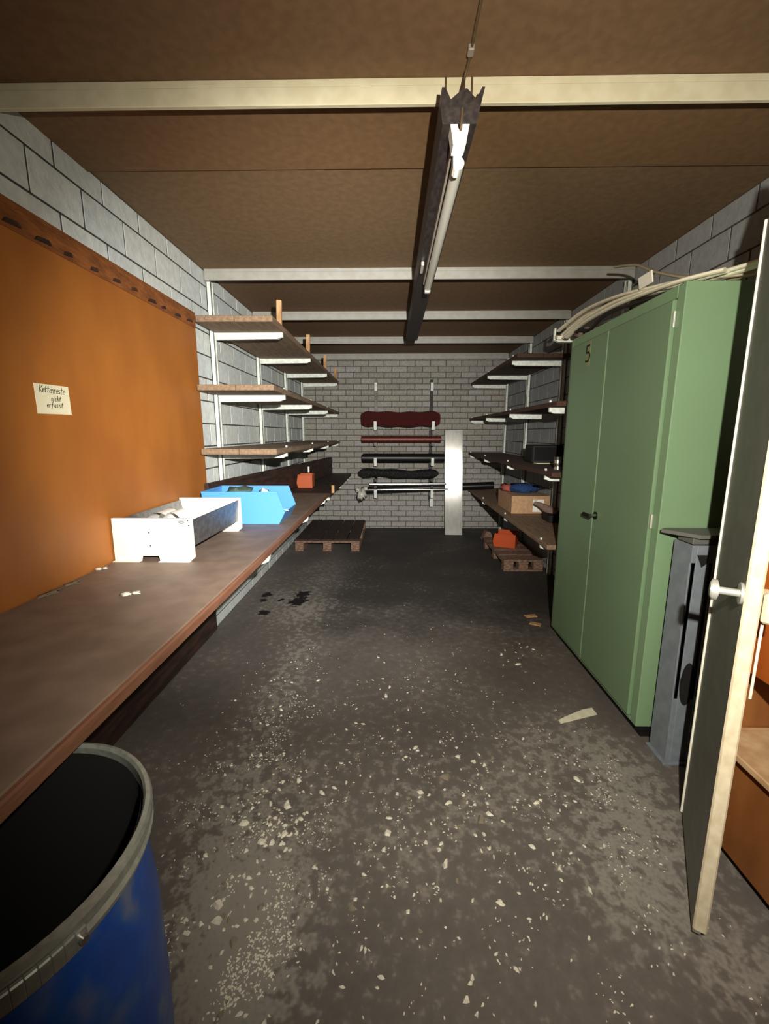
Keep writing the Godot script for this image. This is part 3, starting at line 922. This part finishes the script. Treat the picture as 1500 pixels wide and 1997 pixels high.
	for q in [0.0, 0.02]:
		tube(st, curve([[1.16 + q, 1.962, -1.95], [1.115 + q, 1.972, -2.15], [1.11, 1.985 + q * 0.5, -2.4], [1.13, 1.966, -2.62], [1.12, 1.995 + q, -2.8], [1.16, 1.966, -2.75]], 6), 0.007, 7)
	tag(obj("black_cable", st, M.cable_dark), "dark cable loops under the conduit strips on the cabinet", "cable")
	st = sb()
	lump(st, Vector3(1.17, 1.985, -2.80), Vector3(0.045, 0.028, 0.10), 21, 0.5)
	tag(obj("cloth_wad", st, M.mauve), "dull crumpled wad at the far top corner of the cabinet", "cloth")
	st = sb()
	cbox(st, Vector3(1.125, 2.015, -3.06), Vector3(0.05, 0.022, 0.05), 0.002, Basis(Vector3(1, 0, 0), 0.3))
	tag(obj("end_clip", st, M.conduit), "small pale clip at the drooping end of the conduit strips", "clip")
	# carton and what lies round it on the lowest shelf
	t = thing("cardboard_carton", "brown cardboard carton with a white label on the lowest right shelf", "carton", Vector3(1.355, 0.612, -4.42))
	st = sb()
	bx(st, -0.185, 0.185, 0.0, 0.175, -0.27, 0.27, 0.003)
	obj("body", st, M.card, t)
	st = sb()
	bx(st, 0.02, 0.125, 0.02, 0.14, 0.2701, 0.2715, 0.0)
	obj("shipping_label", st, M.white, t)
	st = sb()
	for k in 5:
		bx(st, 0.03, 0.05 + 0.012 * (k % 3), 0.095 + k * 0.008, 0.098 + k * 0.008, 0.2715, 0.2722, 0.0)
	obj("label_print", st, M.ink, t)
	st = sb()
	lump(st, Vector3(1.36, 0.83, -4.45), Vector3(0.15, 0.045, 0.2), 31, 0.35, 18, 9)
	tag(obj("blue_cloth", st, M.blue_cloth), "crumpled blue cloth lying on the cardboard carton", "cloth")
	st = sb()
	lump(st, Vector3(1.20, 0.826, -4.5), Vector3(0.045, 0.04, 0.1), 32, 0.4)
	tag(obj("red_cloth", st, M.pink), "small reddish cloth beside the blue cloth on the carton", "cloth")
	st = sb()
	tube(st, [Vector3(1.335, 0.745, -3.98), Vector3(1.37, 0.735, -3.95), Vector3(1.42, 0.705, -3.9), Vector3(1.46, 0.675, -3.85), Vector3(1.49, 0.66, -3.8)], [0.018, 0.024, 0.038, 0.048, 0.05], 14)
	tag(obj("sleeve_roll", st, M.mauve), "greyish tapered roll leaning against the carton's label side", "roll")
	st = sb()
	bx(st, 1.38, 1.54, 0.611, 0.68, -3.9, -3.72, 0.006)
	tag(obj("black_tray", st, M.black), "low black tray under the tapered roll on the lowest right shelf", "tray")
	# black box with a pale ledger on the third shelf, tins
	t = thing("black_box", "black square box like a small monitor on the third right shelf", "box", Vector3(1.40, 1.121, -4.02))
	st = sb()
	bx(st, -0.135, 0.14, 0.0, 0.16, -0.12, 0.10, 0.008)
	obj("case", st, M.black, t)
	st = sb()
	bx(st, -0.115, 0.12, 0.02, 0.14, 0.1001, 0.103, 0.001)
	obj("front_plate", st, M.near_black, t)
	st = sb()
	bx(st, 1.27, 1.43, 1.121, 1.127, -3.88, -3.80, 0.001)
	tag(obj("paper_ledge", st, M.paper), "thin pale paper strip lying before the black box on the shelf", "paper")
	for q in [[1.225, 1.121, -3.2, "shiny metal tin, the lower on the third right shelf by the cabinet", 0.03, 0.045], [1.222, 1.168, -3.2, "shiny metal tin stacked on another beside the green cabinet", 0.028, 0.045]]:
		st = sb()
		lathe(st, Vector3(q[0], q[1], q[2]), [Vector2(0.0, 0.0), Vector2(q[4], 0.0), Vector2(q[4] * 0.9, q[5] * 0.5), Vector2(q[4], q[5]), Vector2(0.0, q[5])], 18)
		tag(obj("metal_tin", st, M.chrome), q[3], "tin")
	# pallet under the shelves with the orange crate
	pallet("small pale wooden pallet on the floor under the right shelves", Vector3(1.345, 0, -4.72), PI / 2, 1.0, 0.40, 0.12, M.pallet, M.pallet)
	storage_bin("storage_bin", "bright orange plastic bin on the pallet under right shelves", M.orange_vivid, Vector3(1.43, 0.121, -4.78), PI * 0.86, 0.25, 0.15, 0.24)
	st = sb()
	prism(st, PackedVector2Array([Vector2(0, 0), Vector2(0.15, 0), Vector2(0.11, 0.10), Vector2(0.05, 0.12)]), 0.12, Basis(), Vector3(1.2, 0, -5.66))
	tag(obj("wood_block", st, M.pallet), "small wedge of wood on the floor near the back right corner", "block")
	for q in [[Vector3(1.07, 0.006, -3.12), 0.09, 0.2, "flat pale wood offcut on the floor behind the cabinet's far corner, the farther of two"], [Vector3(1.06, 0.006, -2.98), 0.08, -0.5, "slanting pale wood offcut on the floor next to the cabinet's far corner, the nearer"]]:
		st = sb()
		cbox(st, q[0], Vector3(q[1], 0.008, 0.045), 0.002, Basis(Vector3.UP, q[2]))
		tag(obj("wood_offcut", st, M.pine), q[3], "offcut", "offcuts by the cabinet")

func lathe_x(st: SurfaceTool, c: Vector3, prof: Array, seg := 20) -> void:
	# (radius, distance) pairs turned round an axis that points to -x
	for i in prof.size() - 1:
		var a: Vector2 = prof[i]
		var b: Vector2 = prof[i + 1]
		for k in seg:
			var p := []
			for q in [[a, k], [a, k + 1], [b, k + 1], [b, k]]:
				var t: float = TAU * q[1] / seg
				p.append(c + Vector3(-q[0].y, cos(t) * q[0].x, sin(t) * q[0].x))
			flat(st, p[0], p[1], p[2], p[3], c + Vector3(-(a.y + b.y) / 2 + 0.01, 0, 0))
	var e: Vector2 = prof[prof.size() - 1]
	for k in seg:
		var t0 := TAU * k / seg
		var t1 := TAU * (k + 1) / seg
		tri(st, c + Vector3(-e.y, 0, 0), c + Vector3(-e.y, cos(t0) * e.x, sin(t0) * e.x), c + Vector3(-e.y, cos(t1) * e.x, sin(t1) * e.x), Vector3(-1, 0, 0))

func curve3(p: Array) -> Array:
	var q := []
	for v in p:
		q.append([v.x, v.y, v.z])
	return curve(q, 5)

func curve(p: Array, per: int) -> Array:
	# Catmull-Rom through the points
	var v := []
	for q in p:
		v.append(Vector3(q[0], q[1], q[2]))
	var out := []
	for i in v.size() - 1:
		var a: Vector3 = v[maxi(i - 1, 0)]
		var d: Vector3 = v[mini(i + 2, v.size() - 1)]
		for k in per:
			out.append((v[i] as Vector3).cubic_interpolate(v[i + 1], a, d, float(k) / per))
	out.append(v[v.size() - 1])
	return out

func pallet(label: String, at: Vector3, turn: float, w: float, l: float, h: float, deck: Material, block: Material) -> void:
	var t := thing("pallet", label, "pallet", at)
	t.rotation.y = turn
	var n := 5
	for i in n:
		var x := -w / 2 + w * (i + 0.5) / n
		var st := sb()
		bx(st, x - w / n * 0.46, x + w / n * 0.46, h - 0.02, h, -l / 2, l / 2, 0.003)
		obj("deck_board", st, deck, t)
	for z in [-l / 2 + 0.05, 0.0, l / 2 - 0.05]:
		var st := sb()
		bx(st, -w / 2, w / 2, h - 0.042, h - 0.021, z - 0.05, z + 0.05, 0.003)
		obj("cross_board", st, block, t)
		for x in [-w / 2 + 0.055, 0.0, w / 2 - 0.055]:
			st = sb()
			bx(st, x - 0.05, x + 0.05, 0.02, h - 0.043, z - 0.048, z + 0.048, 0.004)
			obj("block", st, block, t)
	for x in [-w / 2 + 0.055, 0.0, w / 2 - 0.055]:
		var st := sb()
		bx(st, x - 0.05, x + 0.05, 0.0, 0.0195, -l / 2, l / 2, 0.003)
		obj("runner", st, block, t)

func build_back() -> void:
	pallet("wooden pallet with dark deck on the floor at the back left", Vector3(-0.765, 0, -5.56), 0.0, 0.78, 1.2, 0.144, M.pallet_dark, M.pallet)
	# cantilever rack on the brick wall: two posts with arms
	var arms := [[2.0, 0.06, true], [1.47, 0.34, true], [1.252, 0.30, false], [0.985, 0.34, true], [0.765, 0.30, false], [0.674, 0.34, false], [0.545, 0.34, true]]
	for s in 2:
		var x: float = [-0.22, 0.557][s]
		var t := thing("pipe_rack", ["left white post of the pipe rack on the brick wall", "right white post of the pipe rack on the brick wall"][s], "rack", Vector3(x, 0, BZ + 0.008), "posts of the pipe rack")
		var st := sb()
		bx(st, -0.022, 0.022, 0.40, 2.12, 0.0, 0.03, 0.002)
		obj("post", st, M.mortar if s == 1 else M.plain_wall, t)
		for q in arms + ([[0.42, 0.3, true]] if s == 1 else []):
			st = sb()
			bx(st, -0.018, 0.018, q[0] - 0.035, q[0] - 0.002, 0.03, 0.03 + q[1], 0.003)
			bx(st, -0.020, 0.020, q[0] - 0.036, q[0] + (0.075 if q[2] else 0.01), 0.03 + q[1], 0.037 + q[1], 0.002)
			obj("arm", st, M.rack_white if q[2] else M.dark_pipe, t)
	# red roll
	var st := sb()
	var pts := []
	var rad := []
	for i in 25:
		var f := i / 24.0
		pts.append(Vector3(lerpf(-0.41, 0.655, f), 1.575 + 0.004 * sin(f * 9), -5.985))
		rad.append(0.101 + 0.006 * sin(f * 23.0) - (0.03 if i == 0 or i == 24 else 0.008 if i == 1 or i == 23 else 0.0))
	tube(st, pts, rad, 24)
	tag(obj("carpet_roll", st, M.carpet), "thick dark red carpet roll on the top arms of the back rack", "roll")
	st = sb()
	tube(st, [Vector3(-0.415, 1.305, -6.0), Vector3(-0.41, 1.305, -6.0), Vector3(0.675, 1.305, -6.0), Vector3(0.68, 1.305, -6.0)], [0.03, 0.046, 0.046, 0.03], 18)
	tag(obj("rusty_pipe", st, M.rust_pipe), "red brown pipe lying below the carpet roll on the back rack", "pipe")
	st = sb()
	tube(st, [Vector3(-0.41, 1.05, -5.99), Vector3(-0.39, 1.05, -5.99), Vector3(0.72, 1.05, -5.99), Vector3(0.73, 1.05, -5.99)], [0.045, 0.064, 0.064, 0.05], 18)
	tag(obj("dark_pipe", st, M.dark_pipe), "thick dark grey pipe on the third arms of the back rack", "pipe")
	st = sb()
	pts = []
	rad = []
	for i in 19:
		var f := i / 18.0
		pts.append(Vector3(lerpf(-0.46, 0.65, f), 0.835 + 0.012 * sin(f * 7.0), -5.98))
		rad.append((0.068 + 0.008 * sin(f * 17.0)) * (0.45 if i == 0 or i == 18 else 1.0))
	tube(st, pts, rad, 14, true, 0.9)
	tag(obj("black_bundle", st, M.dark_bag), "black wrapped bundle resting above the bright pipes on the back rack", "bundle")
	st = sb()
	tube(st, [Vector3(-0.305, 0.696, -5.93), Vector3(0.755, 0.700, -5.93)], 0.022, 16)
	tag(obj("steel_pipe", st, M.chrome), "bright polished steel pipe in front of the black bundle", "pipe")
	st = sb()
	tube(st, [Vector3(-0.36, 0.600, -5.99), Vector3(1.42, 0.674, -5.99)], 0.052, 18)
	tag(obj("long_pipe", st, M.dark_pipe), "longest dark pipe, lowest on the rack, reaching behind aluminium profile", "pipe")
	st = sb()
	tube(st, [Vector3(-0.36, 0.615, -5.91), Vector3(0.78, 0.625, -5.91)], 0.012, 12)
	tag(obj("thin_rod", st, M.chrome), "thin bright rod lying along the lowest dark pipe", "rod")
	st = sb()
	tube(st, [Vector3(0.98, 0.664, -5.928), Vector3(1.40, 0.682, -5.928)], 0.010, 12)
	tag(obj("thin_rod", st, M.chrome), "thin bright rod to the right of the aluminium profile", "rod")
	st = sb()
	lump(st, Vector3(-0.415, 0.545, -5.95), Vector3(0.06, 0.07, 0.06), 41, 0.8, 14, 8)
	lump(st, Vector3(-0.46, 0.61, -5.95), Vector3(0.035, 0.03, 0.04), 42, 0.9)
	lump(st, Vector3(-0.36, 0.63, -5.95), Vector3(0.035, 0.03, 0.04), 43, 0.9)
	tag(obj("plastic_wrap", st, M.plastic_bag), "shiny crumpled plastic wrap at the left end of the lowest pipes", "wrap")
	# aluminium profile leaning on the wall
	var t := thing("aluminium_profile", "pale aluminium profile leaning upright against the brick wall", "profile", Vector3(0.862, 0.0, -5.83))
	t.rotation = Vector3(deg_to_rad(-6.0), deg_to_rad(-7.0), deg_to_rad(1.3))
	st = sb()
	bx(st, -0.115, 0.105, 0.02, 1.44, -0.003, 0.0, 0.001)
	obj("face", st, M.aluminium, t)
	st = sb()
	bx(st, 0.100, 0.118, 0.02, 1.44, -0.03, 0.004, 0.001)
	bx(st, -0.118, -0.114, 0.02, 1.44, -0.03, 0.001, 0.001)
	obj("flange", st, M.aluminium, t)
	st = sb()
	bx(st, -0.115, 0.118, 0.0, 0.02, -0.03, 0.002, 0.001)
	obj("foot", st, M.aluminium, t)

func build_ceiling_things() -> void:
	# twin batten lamp, unlit
	var t := thing("tube_lamp", "long dark fluorescent batten lamp hanging under the beams, unlit", "lamp", Vector3(0.195, 2.25, 0))
	var st := sb()
	var prof := PackedVector2Array([Vector2(-0.052, 0.0), Vector2(0.045, 0.0), Vector2(0.056, 0.05), Vector2(0.066, 0.092), Vector2(0.058, 0.092), Vector2(0.042, 0.062), Vector2(0.016, 0.088), Vector2(0.004, 0.088), Vector2(-0.03, 0.062), Vector2(-0.046, 0.092), Vector2(-0.056, 0.092), Vector2(-0.060, 0.05)])
	prism(st, prof, 2.90, Basis(), Vector3(0, 0, -4.31))
	obj("housing", st, M.fixture, t)
	st = sb()
	bx(st, -0.018, -0.010, -0.030, 0.0, -2.66, -1.47, 0.001)
	obj("fin", st, M.fin, t)
	st = sb()
	tube(st, [Vector3(0.008, -0.05, -1.50), Vector3(0.008, -0.05, -2.64)], 0.019, 16)
	obj("tube", st, M.tube, t)
	st = sb()
	prism(st, PackedVector2Array([Vector2(-0.026, 0.0), Vector2(-0.006, 0.0), Vector2(-0.003, -0.012), Vector2(0.005, -0.012), Vector2(0.008, 0.0), Vector2(0.028, 0.0), Vector2(0.019, -0.052), Vector2(-0.017, -0.052)]), 0.05, Basis(), Vector3(-0.003, 0.0, -1.46))
	prism(st, PackedVector2Array([Vector2(-0.012, -0.045), Vector2(0.013, -0.045), Vector2(0.012, -0.082), Vector2(0.006, -0.09), Vector2(-0.005, -0.09), Vector2(-0.011, -0.082)]), 0.04, Basis(), Vector3(-0.001, 0.0, -1.50))
	obj("lamp_holder", st, M.white, t)
	st = sb()
	bx(st, -0.008, 0.024, -0.075, 0.0, -2.675, -2.645, 0.003)
	bx(st, -0.045, -0.030, -0.02, 0.0, -2.52, -2.40, 0.003)
	obj("lamp_holder", st, M.tube, t)
	for x in [-0.036, 0.044]:
		for z in [-1.518, -4.2]:
			st = sb()
			tube(st, [Vector3(x, 0.06, z), Vector3(x + 0.004, 0.20, z - 0.01)], 0.0026, 6)
			obj("hanger_wire", st, M.cable, t)
	st = sb()
	tube(st, curve([[0.225, 2.452, 0.6], [0.223, 2.452, -0.6], [0.222, 2.452, -1.25], [0.222, 2.448, -1.46], [0.214, 2.42, -1.50], [0.205, 2.355, -1.44], [0.195, 2.245, -1.40], [0.195, 2.238, -1.415]], 8), 0.0042, 7)
	tag(obj("lamp_cable", st, M.cable), "thin brown cable running along the ceiling down to the lamp", "cable")
	st = sb()
	bx(st, 0.213, 0.231, 2.443, 2.459, -1.455, -1.425, 0.003)
	tag(obj("cable_clip", st, M.fin), "small pale clip holding the lamp cable to the ceiling", "clip")

func build_near_things() -> void:
	# blue drum under the bench front
	var c := Vector3(-0.637, 0.0, -0.546)
	var t := thing("plastic_drum", "blue plastic drum with galvanised clamp ring under the bench edge", "drum", c)
	var st := sb()
	lathe(st, Vector3.ZERO, [Vector2(0.0, 0.0), Vector2(0.205, 0.0), Vector2(0.222, 0.02), Vector2(0.232, 0.10), Vector2(0.236, 0.35), Vector2(0.234, 0.55), Vector2(0.224, 0.66), Vector2(0.222, 0.72)], 64)
	obj("shell", st, M.drum, t)
	st = sb()
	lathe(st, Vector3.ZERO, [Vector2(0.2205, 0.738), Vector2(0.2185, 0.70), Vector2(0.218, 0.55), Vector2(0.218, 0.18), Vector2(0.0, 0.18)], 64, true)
	obj("liner", st, M.near_black, t)
	st = sb()
	lathe(st, Vector3.ZERO, [Vector2(0.222, 0.70), Vector2(0.236, 0.702), Vector2(0.239, 0.712), Vector2(0.233, 0.718), Vector2(0.239, 0.726), Vector2(0.240, 0.742), Vector2(0.237, 0.750), Vector2(0.230, 0.752), Vector2(0.226, 0.746), Vector2(0.226, 0.72)], 64)
	obj("clamp_ring", st, M.zinc, t)
	st = sb()
	for k in 9:
		var a := deg_to_rad(22.0 + k * 3.2)
		cbox(st, Vector3(cos(a) * 0.243, 0.722, sin(a) * 0.243), Vector3(0.008, 0.030, 0.016), 0.002, Basis(Vector3.UP, -a))
	var lv := obj("clamp_lever", st, M.zinc, t)
	st = sb()
	for k in [0, 8]:
		var a := deg_to_rad(22.0 + k * 3.2)
		tube(st, [Vector3(cos(a) * 0.245, 0.722, sin(a) * 0.245), Vector3(cos(a) * 0.253, 0.722, sin(a) * 0.253)], 0.006, 8)
	obj("rivet", st, M.chrome, lv)
	# steel door leaf standing open at the right
	var p1 := Vector3(0.838, 0, -0.981)
	var p2 := Vector3(1.068, 0, -1.372)
	var along := (p2 - p1).normalized()
	var outn := Vector3(along.z, 0, -along.x)   # towards the aisle
	if outn.x > 0.0:
		outn = -outn
	var b := Basis(along, Vector3.UP, along.cross(Vector3.UP))
	if b.z.dot(outn) > 0.0:
		pass
	var d := Node3D.new()
	d.name = "door_1"
	add_child(d)
	tag(d, "open grey steel door leaf with chrome knob, seen nearly edge on", "door", "", "structure")
	d.position = p1
	var len := (p2 - p1).length()
	var th := 0.040
	st = sb()
	cbox(st, along * (len / 2) + Vector3(0, 1.0, 0) - outn * 0.010, Vector3(len, 1.96, 0.020), 0.002, b)
	obj("leaf", st, M.door, d)
	st = sb()
	cbox(st, along * 0.003 + Vector3(0, 1.0, 0) - outn * 0.016, Vector3(0.012, 1.94, 0.033), 0.004, b)
	obj("edge", st, M.door_edge, d)
	st = sb()
	cbox(st, along * (len - 0.003) + Vector3(0, 1.0, 0) + outn * 0.001, Vector3(0.010, 1.96, 0.010), 0.002, b)
	obj("far_fold", st, M.cream, d)
	st = sb()
	cbox(st, along * (len / 2 + 0.015) + Vector3(0, 1.0, 0) - outn * 0.029, Vector3(len - 0.03, 1.94, 0.018), 0.002, b)
	obj("inner_leaf", st, M.door_edge, d)
	st = sb()
	cbox(st, along * 0.030 + Vector3(0, 0.975, 0) - outn * 0.055, Vector3(0.05, 0.075, 0.036), 0.006, b)
	obj("lock_case", st, M.door_edge, d)
	st = sb()
	cbox(st, along * 0.032 + Vector3(0, 1.33, 0) - outn * 0.050, Vector3(0.004, 0.62, 0.006), 0.001, b)
	cbox(st, along * 0.032 + Vector3(0, 0.83, 0) - outn * 0.046, Vector3(0.004, 0.2, 0.006), 0.001, b)
	obj("latch_rod", st, M.conduit, d)
	st = sb()
	var hc := Vector3(0, 0.998, 0) + along * 0.030
	tube(st, [hc, hc + outn * 0.006], 0.027, 20)
	tube(st, [hc + outn * 0.004, hc + outn * 0.050], 0.0095, 14)
	tube(st, [hc + outn * 0.046, hc + outn * 0.050, hc + outn * 0.060, hc + outn * 0.064], [0.014, 0.026, 0.026, 0.016], 20)
	obj("handle", st, M.bright_steel, d)
	# steel pedestal beside the cabinet
	t = thing("steel_pedestal", "blue grey steel pedestal with a dark top plate beside the cabinet", "pedestal", Vector3(1.25, 0, -1.69))
	st = sb()
	bx(st, -0.066, -0.014, 0.012, 0.955, 0.055, 0.062, 0.002)
	bx(st, 0.000, 0.075, 0.012, 0.955, 0.055, 0.062, 0.002)
	bx(st, -0.085, 0.075, 0.885, 0.955, 0.053, 0.0605, 0.001)
	bx(st, -0.085, 0.075, 0.012, 0.30, 0.053, 0.0605, 0.001)
	bx(st, -0.085, -0.078, 0.012, 0.955, -0.05, 0.055, 0.001)
	bx(st, 0.068, 0.075, 0.012, 0.955, -0.05, 0.055, 0.001)
	obj("column", st, M.blue_grey, t)
	st = sb()
	bx(st, -0.078, 0.068, 0.02, 0.95, -0.05, -0.045, 0.001)
	obj("back_web", st, M.near_black, t)  # near-black colour puts the shade of the slots on this web
	st = sb()
	var el := PackedVector2Array()
	for k in 24:
		el.append(Vector2(cos(TAU * k / 24) * 0.028, sin(TAU * k / 24) * 0.095))
	prism(st, el, 0.004, Basis(), Vector3(-0.038, 0.37, 0.0605))
	obj("dark_oval", st, M.near_black, t)  # flat near-black oval on the front plates, nothing cut out
	st = sb()
	prism(st, PackedVector2Array([Vector2(-0.066, 0.918), Vector2(-0.022, 0.918), Vector2(-0.024, 0.885), Vector2(-0.044, 0.868)]), 0.003, Basis(), Vector3(0, 0, 0.0605))
	obj("dark_patch", st, M.near_black, t)  # flat near-black patch near the column head, no opening
	st = sb()
	bx(st, -0.10, 0.095, 0.0, 0.012, -0.055, 0.075, 0.002)
	obj("base_plate", st, M.blue_grey, t)
	st = sb()
	prism(st, PackedVector2Array([Vector2(-0.150, -0.04), Vector2(-0.07, 0.075), Vector2(0.11, 0.080), Vector2(0.11, -0.065), Vector2(-0.12, -0.065)]), 0.014, Basis(Vector3(1, 0, 0), Vector3(0, 0, 1), Vector3(0, 1, 0)), Vector3(0, 0.985, 0))
	bx(st, -0.075, 0.065, 0.955, 0.985, -0.045, 0.045, 0.002)
	obj("top_plate", st, M.grey_plate, t)
	st = sb()
	tube(st, [Vector3(0.02, 0.925, 0.06), Vector3(0.05, 0.922, 0.085)], 0.012, 12)
	obj("bolt", st, M.blue_grey, t)
	# wooden unit at the right edge
	t = thing("wooden_unit", "glossy orange brown wooden shelf unit at the right behind the door", "shelf unit", Vector3(1.05, 0, 0))
	st = sb()
	bx(st, 0.09, 0.45, 0.0, 0.05, -1.28, 0.3, 0.0)
	obj("plinth", st, M.black, t)
	st = sb()
	bx(st, 0.032, 0.46, 0.05, 0.405, -1.29, 0.3, 0.004)
	obj("lower_front", st, M.unit_wood, t)
	st = sb()
	bx(st, -0.006, 0.46, 0.405, 0.428, -1.29, 0.3, 0.003)
	obj("shelf", st, M.unit_pale, t)
	st = sb()
	bx(st, 0.0, 0.46, 0.05, 1.30, -1.312, -1.291, 0.002)
	obj("side_panel", st, M.unit_wood, t)
	st = sb()
	bx(st, 0.44, 0.46, 0.428, 0.69, -1.29, 0.3, 0.002)
	obj("back_panel", st, M.unit_wood, t)
	st = sb()
	bx(st, 0.0, 0.46, 0.69, 1.30, -1.29, 0.3, 0.004)
	obj("upper_front", st, M.unit_red, t)
	st = sb()
	bx(st, -0.006, 0.46, 1.30, 1.325, -1.312, 0.3, 0.003)
	obj("cover", st, M.unit_pale, t)

func build_debris() -> void:
	# the pale strip near the cabinet
	var st := sb()
	prism(st, PackedVector2Array([Vector2(-0.12, -0.022), Vector2(0.10, -0.03), Vector2(0.115, 0.018), Vector2(0.06, 0.024), Vector2(-0.06, 0.010), Vector2(-0.115, 0.0)]), 0.004, Basis(Vector3(0.93, 0, -0.36), Vector3(-0.36, 0, -0.93), Vector3(0, 1, 0)), Vector3(0.925, 0.001, -1.94))
	tag(obj("pale_strip", st, M.conduit), "flat pale strip of board on the floor before the cabinet", "strip")
	# crumbs: x, z, spread along x, spread along z, how many, how large
	var heaps := [
		[-0.43, -1.30, 0.075, 0.13, 90, 0.011, "in the dense pale patch ahead of the blue drum"], [-0.56, -1.55, 0.10, 0.25, 30, 0.011, "left of the middle, ahead of the drum's dense patch"], [-0.28, -1.30, 0.10, 0.2, 26, 0.010, "between the dense left patch and the floor's middle"], [-0.62, -2.05, 0.08, 0.3, 22, 0.010, "in the far left row along the bench"], [-0.47, -1.03, 0.075, 0.06, 34, 0.010, "in the mossy pale patch beside the blue drum"],
		[-0.38, -0.80, 0.09, 0.10, 26, 0.009, "in the nearest left patch beside the blue drum"], [0.12, -1.35, 0.25, 0.2, 30, 0.011, "in the very middle of the floor"], [0.30, -1.48, 0.15, 0.15, 26, 0.012, "right of the floor's middle"], [0.0, -1.05, 0.30, 0.2, 34, 0.011, "in the near middle of the floor"], [0.35, -1.02, 0.20, 0.18, 20, 0.010, "right of the near middle"],
		[0.05, -0.80, 0.22, 0.10, 18, 0.010, "at the nearest edge of the floor"], [0.75, -1.50, 0.20, 0.2, 22, 0.010, "in the dusty patch between cabinet and door"], [0.02, -1.85, 0.25, 0.25, 26, 0.010, "in the middle, level with the pedestal"], [0.25, -2.15, 0.35, 0.3, 18, 0.010, "in the middle, level with the cabinet"], [0.85, -2.55, 0.14, 0.15, 14, 0.012, "near the far corner of the cabinet"], [-0.25, -2.2, 0.4, 0.4, 16, 0.010, "in the thin scatter far left of the middle"], [0.45, -1.25, 0.3, 0.3, 24, 0.009, "between the floor's middle and the open door"]]
	var shapes := []
	for k in 5:
		st = sb()
		var nr := 5 + k % 3
		var rim := []
		for i in nr:
			var a := TAU * i / nr
			var r := rng.randf_range(0.55, 1.3)
			rim.append(Vector3(cos(a) * r, 0.0, sin(a) * r * (0.55 + 0.12 * k)))
		var tip := Vector3(rng.randf_range(-0.2, 0.2), rng.randf_range(0.6, 1.1), rng.randf_range(-0.3, 0.3))
		for i in nr:
			var u: Vector3 = rim[i]
			var v: Vector3 = rim[(i + 1) % nr]
			var m1 := (u * 0.6 + tip) * Vector3(1, 0.85, 1)
			var m2 := (v * 0.6 + tip) * Vector3(1, 0.85, 1)
			flat(st, u, v, m2, m1, Vector3(0, -0.3, 0))
			tri(st, m1, m2, tip + Vector3(0, 0.1, 0), Vector3.UP)
			tri(st, u, v, Vector3.ZERO, Vector3.DOWN)
		shapes.append(st.commit())
	var made := 0
	var small := []
	for q in heaps:
		for i in q[4]:
			var p := Vector3(q[0] + rng.randfn() * q[2] * 0.8, 0.0, q[1] + rng.randfn() * q[3] * 0.8)
			if p.z > -0.55 or p.x > 0.98 or p.x < -1.1 or Vector2(p.x + 0.637, p.z + 0.546).length() < 0.27:
				continue
			var s: float = q[5] * rng.randf_range(0.45, 1.0) * (1.6 if rng.randf() < 0.12 else 0.85)
			var bs := Basis(Vector3.UP, rng.randf() * TAU).scaled(Vector3(s * rng.randf_range(0.75, 1.25), s * rng.randf_range(0.5, 1.0), s))
			var k := rng.randi() % 5
			if made < 290 and s > 0.0045:
				var o := MeshInstance3D.new()
				o.mesh = shapes[k]
				o.material_override = M.crumb if rng.randf() < 0.7 else M.crumb_dim
				o.name = numbered("crumb")
				add_child(o)
				o.transform = Transform3D(bs, p + Vector3(0, 0.0005, 0))
				tag(o, "pale crumb on the floor " + q[6], "crumb", "pale crumbs " + q[6])
				made += 1
			else:
				small.append(Transform3D(bs, p + Vector3(0, 0.0005, 0)))
	# grit: too much to count
	var dusty := [[-0.45, -1.25, 0.16, 0.28], [-0.58, -1.7, 0.12, 0.4], [-0.42, -0.98, 0.12, 0.12], [-0.38, -0.78, 0.1, 0.12], [0.2, -1.4, 0.4, 0.35], [0.85, -1.4, 0.16, 0.25], [0.0, -1.0, 0.4, 0.3], [0.1, -2.0, 0.6, 0.5]]
	var drift := FastNoiseLite.new()
	drift.seed = 91
	drift.frequency = 5.5
	drift.fractal_octaves = 3
	for i in 9000:
		var q = dusty[rng.randi() % dusty.size()]
		var p := Vector3(q[0] + rng.randfn() * q[2], 0.0004, q[1] + rng.randfn() * q[3])
		if drift.get_noise_2d(p.x, p.z) < rng.randf_range(-0.05, 0.35):
			continue
		if p.z > -0.5 or p.x > 0.98 or p.x < -1.1 or Vector2(p.x + 0.637, p.z + 0.546).length() < 0.27:
			continue
		var s := rng.randf_range(0.0012, 0.0045)
		small.append(Transform3D(Basis(Vector3.UP, rng.randf() * TAU).scaled(Vector3(s, s * 0.6, s)), p))
	var mm := MultiMesh.new()
	mm.transform_format = MultiMesh.TRANSFORM_3D
	mm.mesh = shapes[1]
	mm.instance_count = small.size()
	for i in small.size():
		mm.set_instance_transform(i, small[i])
	var mi := MultiMeshInstance3D.new()
	mi.multimesh = mm
	mi.material_override = M.crumb
	mi.name = "floor_grit"
	add_child(mi)
	tag(mi, "fine pale grit scattered over the dusty concrete floor", "grit", "", "stuff")
